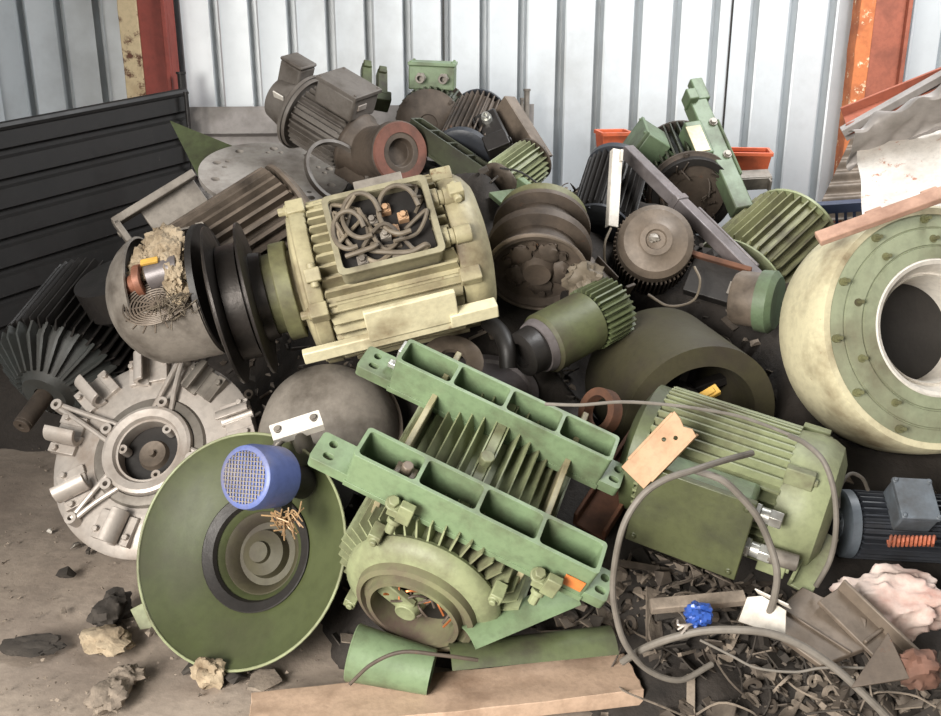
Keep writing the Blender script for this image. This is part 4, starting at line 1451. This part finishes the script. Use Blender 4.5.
tb = link(q, 'terminal_box', M_['green'], t, .016)
q = MB(); q.box((bx_, 0, bz_ + bd / 2 + .012), (bw + .02, bh + .02, .025))
for sx in (-1, 1):
    for sy in (-1, 1): q.hexbolt((bx_ + sx * bw * .46, sy * bh * .45, bz_ + bd / 2 + .024), (0, 0, 1), .008, .008)
link(q, 'lid', M_['box_shaded'], tb, .012)
for yy in (.055, -.06):
    q = MB(); xx = bx_ + bw / 2
    q.cyl((xx - .004, yy, bz_), (xx + .02, yy, bz_), .03, 6); q.cyl((xx + .02, yy, bz_), (xx + .05, yy, bz_), .022, 16); q.cyl((xx + .045, yy, bz_), (xx + .08, yy, bz_), .026, 6)
    link(q, 'cable_gland', M_['bright'], tb, .002)
    if yy < 0:
        q = MB(); q.cyl((xx + .07, yy, bz_), (xx + .15, yy + .0, bz_ - .01), .024, 14); link(q, 'gland_sleeve', M_['grey'], tb, .002)

# O27 tan bracket
A, B = P(640, 470, 2.62), P(684, 424, 2.58)
Mx = frame(A, B, (-.15, .25, .95)); Lb = (B - A).length
t = thing('channel_bracket', 'tan channel bracket leaning on the lower right motor above its terminal box', 'bracket', Mx)
q = MB(); w = .085
q.plate([(-Lb / 2 - .03, -w / 2), (Lb / 2, -w / 2), (Lb / 2 + .006, -w * .3), (Lb / 2 - .006, -w * .05), (Lb / 2 + .004, w * .2), (Lb / 2 + .008, w / 2), (-Lb / 2 - .03, w / 2)], [circ(.02, .01, .006), circ(.045, -.01, .006)], .008)
q.box((0, -w / 2, -.02), (Lb, .008, .05)); q.box((0, w / 2, -.02), (Lb, .008, .05))
link(q, 'channel', M_['tan'], t, .002)
# O42 rust beam
A, B = P(588, 532, 2.92), P(655, 428, 3.12)
m = MB(); Lb = (B - A).length; m.box((0, 0, 0), (Lb, .11, .014)); m.box((0, .05, .03), (Lb, .012, .07)); m.box((0, -.05, .03), (Lb, .012, .07))
solo(m, 'rusty_channel', M_['rust'], 'dark rusty channel between the pocketed rails and the lower right motor', 'channel', frame(A, B, (-.2, .3, .9)), bevel=.003)
# hose remnants between rails and motor
m = MB(); m.lathe([(-.02, .05), (-.02, .075), (.02, .075), (.02, .05)], 28, None, closed=True)
solo(m, 'rubber_ring', M_['rust'], 'small rusty ring standing behind the right end of the rear green rail', 'ring', facing(P(600, 412, 2.95), (-.75, .2, .6)))

# cables
def cable(name, label, pts, r, mat='cable'):
    m = MB(); m.tube([P(*p) for p in pts], r, 10, 8)
    return solo(m, name, M_[mat], label, 'cable')
cable('power_cable', 'thick grey cable looping down in front of the lower right terminal box', [(752, 453, 2.50), (722, 461, 2.42), (694, 470, 2.36), (664, 480, 2.34), (640, 498, 2.35), (622, 530, 2.36), (613, 580, 2.42), (616, 615, 2.47), (626, 645, 2.5), (648, 670, 2.55), (680, 680, 2.58), (712, 664, 2.62)], .0085)
cable('power_cable', 'grey cable arching across the debris at the bottom right', [(622, 662, 2.58), (645, 648, 2.54), (675, 637, 2.5), (712, 630, 2.47), (763, 632, 2.44), (800, 645, 2.42), (835, 668, 2.4), (870, 700, 2.38), (892, 722, 2.38)], .0105)
cable('power_cable', 'grey cable running from the loop down past the bright glands', [(694, 470, 2.44), (722, 480, 2.42), (741, 497, 2.44), (758, 518, 2.46), (770, 545, 2.47), (777, 572, 2.47), (774, 598, 2.5), (766, 622, 2.56)], .0095)
cable('power_cable', 'grey cable hanging over the cowl end of the lower right motor', [(790, 436, 2.62), (806, 444, 2.55), (824, 462, 2.5), (834, 492, 2.5), (836, 528, 2.52), (830, 560, 2.56), (816, 586, 2.6)], .0075)
cable('thin_wire', 'thin grey wire stretched along the top of the lower right motor', [(545, 404, 2.72), (580, 405, 2.70), (620, 402, 2.70), (660, 404, 2.70), (700, 409, 2.68), (745, 418, 2.66), (798, 438, 2.62)], .005)
cable('thin_wire', 'thin grey wire curling up beside the blue-grey motor at right', [(838, 508, 2.74), (840, 488, 2.74), (850, 474, 2.76), (862, 478, 2.78), (868, 490, 2.8)], .0055)
cable('thin_wire', 'dark wire lying across the green tube under the front motor', [(350, 684, 2.45), (372, 664, 2.42), (402, 652, 2.4), (440, 655, 2.4), (478, 660, 2.42)], .005, 'brown')
cable('thin_wire', 'thin pale wire snaking among the debris at lower right', [(700, 640, 2.5), (730, 655, 2.48), (757, 668, 2.46), (795, 672, 2.45), (822, 668, 2.44), (868, 668, 2.43)], .0035)
cable('thin_wire', 'thin dark wire hanging below the small finned motor at the back', [(500, 168, 3.85), (520, 172, 3.82), (540, 186, 3.8), (556, 205, 3.8)], .004, 'dark')

# O30 green tube and sheets under the front motor
A, B = P(352, 652, 2.62), P(432, 672, 2.60)
Mx = frame(A, B, (0, .8, .6)); Lb = (B - A).length
m = MB(); m.lathe([(-Lb / 2, .075), (-Lb / 2, .066), (Lb / 2, .056), (Lb / 2, .062), (-Lb / 2 + .01, .078), (-Lb / 2 + .004, .080)], 40, None, closed=True)
solo(m, 'sheet_tube', M_['green'], 'short light green tapering tube lying under the front green motor', 'tube', Mx)
for (pa, pb, r_, a0, a1, lab, mt) in (((470, 655, 2.55), (572, 612, 2.66), .075, -.6, 1.5, 'curved green sheet with bright torn edge lower right of the front motor', 'green'), ((450, 668, 2.58), (612, 652, 2.64), .06, -.4, 1.7, 'dull green curved sheet lying lowest under the front motor', 'green_mid')):
    A, B = P(*pa), P(*pb)
    Lb = (B - A).length
    m = MB(); m.lathe([(-Lb / 2, r_), (Lb / 2, r_ * 1.1), (Lb / 2, r_ * 1.1 + .006), (-Lb / 2, r_ + .006)], 24, None, a0, a1, closed=True)
    solo(m, 'curved_sheet', M_[mt], lab, 'sheet', frame(A, B, (.0, .3, .9)))
# O31 plank
a, b_ = G(250, 700, .05), G(622, 660, .05)
ax = (b_ - a); ax.z = 0
Mx = basis(ax, Vector((0, 0, 1)), (a + b_) * .5 + Vector((.02, -.085, -.0)))
m = MB()
Lp = ax.length
def fn(u, v):
    return ((u - .5) * (Lp + .0) + .012 * noise.noise(Vector((v * 6, 1, u))) * (1 if u > .5 else -1), (v - .5) * .17, .004 * noise.noise(Vector((u * 9, v * 3, 0))))
m.sheet(fn, 40, 8, .05)
solo(m, 'wood_plank', M_['wood'], 'light brown wooden plank lying on the ground at the bottom edge', 'plank', Mx, bevel=.002)

# O32 blue-grey motor right
A, B = P(838, 523, 2.92), P(968, 530, 2.92)
t, Mx, L = motor('electric_motor', 'dark blue-grey motor under the big round casting at the right edge', A, B, (-.05, .6, .8), .105, M_['navy'], shield=M_['bluegrey'], nf=30, fh=.02, ft=(.007, .005), front='cowl', rear='dome',
                 box=dict(s=(.11, .13, .07), x=-.03, mat=M_['bluegrey']))
m = MB(); m.tube([P(888 + k * 1.1, 541 + 5 * math.sin(k * 1.6), 2.70 + .03 * math.cos(k * 1.6)) for k in range(44)], .0045, 6, 3)
solo(m, 'copper_coil', M_['coil'], 'orange copper coil below the blue-grey motor at right', 'coil')

# O33 rag
m = MB()
Cc = P(888, 602, 2.70)
Mx = facing(Cc, (-.1, .75, .65), (1, 0, 0))
def ragw(u):
    n = 1 - abs(2 * noise.noise(u * 2.6 + Vector((4, 1, 9))))
    return n * n
rb = MB(); rb.blob((0, 0, 0), (.075, .105, .165), .30, 1.9, 12, 90, 60)
for p in rb.v:
    u = Vector((p.x / .075, p.y / .105, p.z / .175))
    k = 1 + .20 * ragw(u * .62) + .04 * ragw(u * 1.3) - .14
    m.v.append(Vector((p.x * k, p.y * k, p.z * k)))
m.f = rb.f
solo(m, 'rag', M_['cloth'], 'crumpled pinkish white rag at the lower right', 'rag', Mx, ang=80)

# O34 plates etc lower right
m = MB(); m.plate([(-.12, -.09), (.06, -.10), (.12, .02), (.08, .10), (-.10, .08)], [], .02); m.box((0, -.02, .012), (.2, .006, .012))
solo(m, 'steel_plate', M_['grey_brown'], 'large dark grey plate with a ridge lying below the lower right motor', 'plate', frame(P(790, 610, 2.60), P(850, 648, 2.50), (.1, .6, .8)), bevel=.004)
m = MB(); m.box((0, 0, 0), (.26, .09, .014)); m.box((0, .045, .02), (.26, .01, .05)); m.box((.02, .0, .012), (.01, .08, .012))
solo(m, 'steel_channel', M_['grey_brown'], 'grey-brown channel between the ridged plate and the rag', 'channel', frame(P(836, 604, 2.58), P(896, 662, 2.47), (.3, .6, .75)), bevel=.003)
m = MB(); m.plate([(-.07, -.05), (.07, -.06), (.06, .06)], [], .008)
solo(m, 'sheet_offcut', M_['brown'], 'dark triangular plate at the bottom right corner', 'sheet', frame(P(845, 668, 2.4), P(900, 655, 2.36), (.0, .6, .8)), bevel=.002)
m = MB(); m.plate([(-.07, -.03), (.06, -.05), (.05, .02), (-.02, .05), (-.06, .04)], [], .006); m.box((-.0, .045, .012), (.1, .004, .03), RZ(-.3))
solo(m, 'sheet_shard', M_['white'], 'white bent metal shard under the bright glands', 'shard', frame(P(748, 612, 2.56), P(785, 618, 2.5), (-.2, .5, .8)), bevel=.001)
m = MB(); m.box((0, 0, 0), (.26, .035, .03))
solo(m, 'wood_batten', M_['rock'], 'thin grey batten lying below the lower right terminal box', 'batten', frame(P(655, 606, 2.6), P(740, 598, 2.6), (0, .7, .7)), bevel=.003)
m = MB(); m.blob((0, 0, 0), (.045, .036, .03), .4, 2.2, 5, 26, 18, crush=.8)
t = thing('crushed_bottle', 'crumpled bright blue plastic scrap in the debris at lower right', 'scrap', facing(P(698, 615, 2.5), (0, .5, .8)))
link(m, 'bottle_body', M_['plastic_blue'], t, ang=20)
q = MB()
for k in range(7): q.tube([(0, -.0, -.02), (.01, -.03 - .004 * k, -.03), (.0, -.05 + .01 * math.sin(k * 2), -.05 + .006 * k)], .003, 5, 4)
link(q, 'torn_strips', M_['alu'], t)

# ================================================================== O36 left dark motor with radial ribs
A, B = P(44, 396, 3.98), P(112, 304, 4.4)
Mx = frame(A, B, (0, .8, .5)); L = (B - A).length; R = .285
t = thing('electric_motor', 'black dusty motor at far left, its ribbed end and bare shaft towards us', 'motor', Mx)
q = MB(); q.lathe([(-.2 * L, 0), (-.2 * L, R - .05), (.5 * L, R - .05), (.5 * L, 0)], 52); q.fins(44, -.24 * L, .5 * L, R - .055, R, .011, .006, .02)
link(q, 'finned_body', M_['dark'], t)
q = MB()
q.lathe([(-.2 * L, 0), (-.2 * L, R * .86), (-.28 * L, R * .80), (-.44 * L, R * .42), (-.46 * L, R * .38), (-.5 * L, R * .34), (-.5 * L, R * .15), (-.45 * L, R * .14), (-.45 * L, 0)], 52)
for k in range(26):
    a = 2 * PI * k / 26
    vs = []
    for (x, r) in ((-.22 * L, R * .84), (-.24 * L, R * 1.0), (-.32 * L, R * .92), (-.47 * L, R * .46), (-.44 * L, R * .40)):
        for s in (-1, 1): vs.append((x, r, s * .0055))
    q.add(vs, [(0, 2, 4, 6, 8), (9, 7, 5, 3, 1), (0, 1, 3, 2), (2, 3, 5, 4), (4, 5, 7, 6), (6, 7, 9, 8), (8, 9, 1, 0)], RX(a))
link(q, 'ribbed_end_shield', M_['teal'], t)
q = MB(); q.cyl((-.44 * L, 0, 0), (-.5 * L - .16, 0, 0), .038, 22); q.pipe((-.5 * L - .16, 0, 0), (-.5 * L - .175, 0, 0), .036, .012, 20); link(q, 'shaft', M_['brown'], t, .002)
m = MB(); m.lathe([(-.1, 0), (-.1, .16), (-.06, .2), (.1, .2), (.1, 0)], 44); m.lathe([(-.1, .07), (-.13, .06), (-.13, 0)], 24)
solo(m, 'cover_casting', M_['dark'], 'dark oily round cover wedged between the black panel and the smashed grey motor', 'cover', facing(P(122, 292, 4.05), (-.25, .80, .55)) @ Matrix.Scale(.85, 4))

# odd pieces filling the gaps
m = MB(); m.tube([P(488, 322, 3.3), P(500, 332, 3.24), P(507, 348, 3.2), P(508, 368, 3.2)], .03, 12, 5)
solo(m, 'pipe_elbow', M_['dark'], 'black bent pipe stub left of the small smooth-barrelled green motor', 'pipe')
m = MB(); m.blob((0, 0, 0), (.09, .07, .05), .4, 1.8, 3, 28, 18, crush=.5)
solo(m, 'grey_rag', M_['wire'], 'dusty grey rag stuffed above the finned tail of the small green motor', 'rag', facing(P(584, 282, 3.42), (0, .6, .8)))
m = MB(); m.box((0, 0, 0), (.22, .05, .012)); m.box((.1, 0, .03), (.012, .05, .07)); m.box((-.03, .025, .015), (.12, .006, .03))
solo(m, 'bent_bracket', M_['brown'], 'rusty brown bent bracket left of the round brown motor end', 'bracket', frame(P(590, 262, 3.62), P(622, 296, 3.55), (.4, .5, .7)), bevel=.002)
m = MB(); m.cyl((-.06, 0, 0), (.06, 0, 0), .045, 20, .04); m.cyl((.06, 0, 0), (.09, 0, 0), .025, 16)
solo(m, 'bearing_sleeve', M_['dark'], 'small dark sleeve lying below the brown brake wheel', 'sleeve', frame(P(560, 304, 3.45), P(600, 296, 3.5), (0, .7, .7)))
m = MB(); m.blob((0, 0, 0), (.06, .05, .045), .35, 1.6, 8, 26, 18, crush=.3)
solo(m, 'scrap_lump', M_['red_scrap'], 'reddish scrap lump at the very bottom right corner', 'scrap', facing(P(918, 668, 2.36), (0, .6, .8)))
m = MB(); m.box((0, 0, 0), (.20, .07, .012)); m.box((0, .03, .02), (.2, .01, .04))
solo(m, 'cast_foot', M_['green_pale'], 'pale green foot strip standing below the cowl end of the lower right motor', 'foot', frame(P(800, 588, 2.66), P(826, 536, 2.74), (-.3, .2, .9)), bevel=.003)
m = MB(); m.lathe([(-.01, .05), (-.01, .11), (.01, .11), (.01, .05)], 30, None, closed=True)
solo(m, 'flange_ring', M_['grey_brown'], 'flat brown flange ring behind the left end of the rear pocketed rail', 'ring', facing(P(452, 362, 3.3), (.1, .6, .8)))
# ================================================================== individual rubble on the floor at left
RUB = [  # px, py, size (x,y,z), seed, label, material, name
    (112, 610, (.16, .11, .10), 1, 'dark jagged lump with pale crumbled base left of the green dish', 'rock_dark', 'rubble_lump'),
    (106, 640, (.17, .12, .06), 2, 'pale crumbled clay lump in front of the dark jagged lump', 'clay', 'rubble_lump'),
    (66, 574, (.09, .07, .06), 3, 'small dark block lying alone left of the silver end shield foot', 'rock_dark', 'rubble_block'),
    (64, 611, (.06, .03, .015), 4, 'thin pale flake on the floor at left', 'rock', 'rubble_flake'),
    (126, 676, (.09, .08, .06), 5, 'rounded grey stone near the bottom left', 'rock', 'stone'),
    (110, 694, (.15, .10, .06), 6, 'brownish stone cut by the bottom edge at left', 'rock', 'stone'),
    (208, 672, (.10, .07, .09), 7, 'pale upright chip below the green dish', 'clay', 'rubble_chip'),
    (196, 664, (.12, .10, .04), 8, 'dark flat chip below the green dish', 'rock_dark', 'rubble_chip'),
    (236, 676, (.10, .07, .05), 9, 'dark chip left of the wooden plank end', 'rock_dark', 'rubble_chip'),
    (262, 680, (.18, .12, .03), 10, 'flat grey-brown slab left of the wooden plank', 'rock', 'slab'),
    (50, 531, (.03, .03, .025), 11, 'tiny white pebble near the left edge', 'white', 'pebble'),
    (30, 645, (.20, .10, .03), 12, 'low dark clod patch standing in for ground shadow at the left edge', 'rock_dark', 'clod_and_shadow'),  # dark clod doubling as a painted ground shadow
    (150, 632, (.05, .04, .03), 13, 'small grey pebble right of the dark jagged lump', 'rock', 'pebble'),
    (170, 628, (.05, .04, .03), 14, 'second grey pebble towards the green dish', 'rock', 'pebble'),
    (75, 545, (.06, .03, .03), 15, 'small silver scrap left of the lowest saddle clamp', 'alu_dark', 'metal_scrap'),
    (88, 551, (.05, .03, .025), 16, 'grey scrap under the lowest saddle clamp', 'rock_dark', 'metal_scrap'),
    (112, 545, (.08, .05, .05), 17, 'dark clod beneath the silver end shield', 'rock_dark', 'clod_and_shadow'),
]
for (px, py, s, sd, lab, mt, nm) in RUB:
    c = G(px, py, s[2] * .35)
    m = MB()
    if sd in (1, 2, 5, 6, 7, 12, 17): m.blob((0, 0, 0), (s[0] / 2, s[1] / 2, s[2] / 2), .45, 1.5, sd, 30, 20, crush=.4)
    else: m.chunk((0, 0, 0), s, sd, None, 14)
    solo(m, nm, M_[mt], lab, 'rubble', T(*c) @ RZ(sd * 1.3))
# fine pebbles over the visible floor
m = MB(); rnd = random.Random(33)
for k in range(420):
    px, py = rnd.uniform(0, 330), rnd.uniform(440, 716)
    c = G(px, py, 0)
    s = rnd.choice((.006, .008, .01, .012, .018))
    m.chunk((c.x, c.y, s * .2), (s, s * rnd.uniform(.6, 1), s * .8), k, None, 8)
solo(m, 'grit', M_['rock'], 'loose grit and pebbles scattered on the dirt floor', 'grit', kind='stuff')

# ================================================================== heap of dirt and small scrap carrying everything
bpy.context.view_layer.update()
CS = .035
X0, X1, Y0, Y1 = -2.3, 2.5, 1.7, 5.5
NX, NY = int((X1 - X0) / CS) + 1, int((Y1 - Y0) / CS) + 1
cap = np.full((NX, NY), 9.0)
skip = {'floor', 'grit'}
for o in list(COL.objects):
    if o.type != 'MESH':
        continue
    top = o
    while top.parent: top = top.parent
    if top.get('kind') in ('structure', 'stuff') or top.name.startswith(('steel_bin', 'steel_column', 'thin_wire')):
        continue
    me = o.data
    n = len(me.vertices)
    co = np.empty(n * 3, dtype=np.float32); me.vertices.foreach_get('co', co)
    co = co.reshape(-1, 3)
    W = np.array(o.matrix_world)
    co = co @ W[:3, :3].T + W[:3, 3]
    me.calc_loop_triangles()
    tr = np.empty(len(me.loop_triangles) * 3, dtype=np.int32); me.loop_triangles.foreach_get('vertices', tr)
    tr = tr.reshape(-1, 3)
    a, b_, c = co[tr[:, 0]], co[tr[:, 1]], co[tr[:, 2]]
    pts = [co]
    sz = np.maximum(np.linalg.norm(b_ - a, axis=1), np.linalg.norm(c - a, axis=1))
    for K in (2, 4, 8, 16):
        sel = (sz > CS * K / 3) if K == 16 else ((sz > CS * K / 3) & (sz <= CS * K * 2 / 3))
        if not sel.any(): continue
        for i in range(K + 1):
            for j in range(K + 1 - i):
                u, v = i / K, j / K
                pts.append(a[sel] * (1 - u - v) + b_[sel] * u + c[sel] * v)
    p = np.concatenate(pts)
    ix = np.floor((p[:, 0] - X0) / CS + .5).astype(int); iy = np.floor((p[:, 1] - Y0) / CS + .5).astype(int)
    ok = (ix >= 0) & (ix < NX) & (iy >= 0) & (iy < NY)
    np.minimum.at(cap, (ix[ok], iy[ok]), p[ok, 2])
gx = X0 + np.arange(NX) * CS
gy = Y0 + np.arange(NY) * CS
GX, GY = np.meshgrid(gx, gy, indexing='ij')
toe = np.where(GX < -.55, 2.55 + np.clip((-.55 - GX) / .5, 0, 1) * 1.5, 2.42)
base = np.clip((GY - toe) * .95, -.3, 1.25)
base = np.where(GX > .2, np.clip((GY - 2.15) * .62, -.3, 1.1), base)
base = np.where(GX < -1.22, np.minimum(base, .32), base)
base = np.where(GX > 1.1, np.minimum(base, .82), base)
base = np.minimum(base, (5.5 - GY) * 3)
nz_ = np.array([[noise.noise(Vector((x * 4, y * 4, 0))) * .05 + noise.noise(Vector((x * 11, y * 11, 0))) * .03 for y in gy] for x in gx])
h = np.minimum(base + nz_, cap + .002)
SL = 1.3
for it in range(60):
    g = h.copy()
    g[1:] = np.minimum(g[1:], h[:-1] + SL * CS); g[:-1] = np.minimum(g[:-1], h[1:] + SL * CS)
    g[:, 1:] = np.minimum(g[:, 1:], h[:, :-1] + SL * CS); g[:, :-1] = np.minimum(g[:, :-1], h[:, 1:] + SL * CS)
    if np.abs(g - h).max() < 1e-6: break
    h = g
h = np.maximum(h, -.12)
m = MB()
vs = [(float(gx[i]), float(gy[j]), float(h[i, j])) for i in range(NX) for j in range(NY)]
fs = []
for i in range(NX - 1):
    for j in range(NY - 1):
        q = (h[i, j], h[i + 1, j], h[i, j + 1], h[i + 1, j + 1])
        if max(q) <= -.1: continue
        a = i * NY + j
        fs.append((a, a + NY, a + NY + 1, a + 1))
used = sorted({v for q in fs for v in q}); rem = {v: k for k, v in enumerate(used)}
m.add([vs[v] for v in used], [[rem[v] for v in q] for q in fs])
solo(m, 'scrap_mound', M_['heap'], 'oily dirt and scrap mound under the motors, darkened as shade in gaps', 'mound', kind='stuff', ang=60)
def hz(x, y):
    i = min(max(int(round((x - X0) / CS)), 0), NX - 1); j = min(max(int(round((y - Y0) / CS)), 0), NY - 1)
    return float(h[i, j])
# loose small scrap over the mound
mm = [MB(), MB(), MB()]
rnd = random.Random(77)
cnt = 0
while cnt < 2300:
    if cnt < 1400: x, y = rnd.uniform(-1.6, 1.9), rnd.uniform(2.2, 5.2)
    else: x, y = rnd.uniform(.25, 1.35), rnd.uniform(1.95, 2.75)
    z = hz(x, y)
    if z < 0.0 and cnt < 1400: continue
    i = min(max(int(round((x - X0) / CS)), 1), NX - 2); j = min(max(int(round((y - Y0) / CS)), 1), NY - 2)
    if cap[i - 1:i + 2, j - 1:j + 2].min() < z + .08: continue
    cnt += 1
    k = rnd.random()
    m = mm[rnd.randrange(3)]
    s = rnd.uniform(.02, .06) if cnt < 1400 else rnd.choice((.02, .03, .04, .05, .07, .09))
    M = T(x, y, z + s * .15) @ RZ(rnd.uniform(0, 6)) @ RX(rnd.uniform(-.8, .8)) @ RY(rnd.uniform(-.8, .8))
    if k < .45: m.chunk((0, 0, 0), (s, s * .8, s * .6), cnt, M, 9)
    elif k < .65: m.box((0, 0, 0), (s * 1.8, s * .7, .004), M)
    elif k < .78: m.box((0, 0, 0), (s * 2.2, s * .25, s * .2), M)
    elif k < .88: m.lathe([(-.004, s * .2), (-.004, s * .4), (.004, s * .4), (.004, s * .2)], 12, M, closed=True)
    else: m.tube([(0, 0, 0), (s, s * .5, s * .4), (s * 2, 0, s * .2), (s * 2.4, -s * .6, 0)], .003, 5, 4, M=M)
for m, mt, lab in zip(mm, ('scrap', 'rock_dark', 'rock'), ('fine brown metal scraps strewn between the motors', 'dark crumbs and chips strewn between the motors', 'grey crumbs and chips strewn between the motors')):
    solo(m, 'loose_scrap', M_[mt], lab, 'scrap', kind='stuff')

# ------------------------------------------------------------------ light
w = bpy.data.worlds.new('daylight'); SC.world = w; w.use_nodes = True
bg = w.node_tree.nodes['Background']
bg.inputs[0].default_value = (1.0, .98, .95, 1); bg.inputs[1].default_value = .27
def area(name, loc, target, sx, sy, power, col, spread=180):
    l = bpy.data.lights.new(name, 'AREA'); l.shape = 'RECTANGLE'; l.size = sx; l.size_y = sy; l.energy = power; l.color = col
    l.spread = math.radians(spread)
    o = bpy.data.objects.new(name, l); COL.objects.link(o)
    d = (Vector(target) - Vector(loc)).normalized()
    o.matrix_world = Matrix.Translation(loc) @ d.to_track_quat('-Z', 'Y').to_matrix().to_4x4()
    return o
area('doorway_daylight', (-2.4, -1.5, 2.2), (.45, 2.9, .15), 2.4, 2.2, 150, (1, .96, .90), 80)
area('rooflight_daylight', (2.3, 3.7, 4.3), (.7, 5.7, 1.7), 1.8, 1.2, 190, (.97, .985, 1), 150)
SC.view_settings.view_transform = 'Standard'
SC.view_settings.look = 'None'
SC.view_settings.gamma = 1
SC.view_settings.use_curve_mapping = False
SC.view_settings.exposure = 0.0
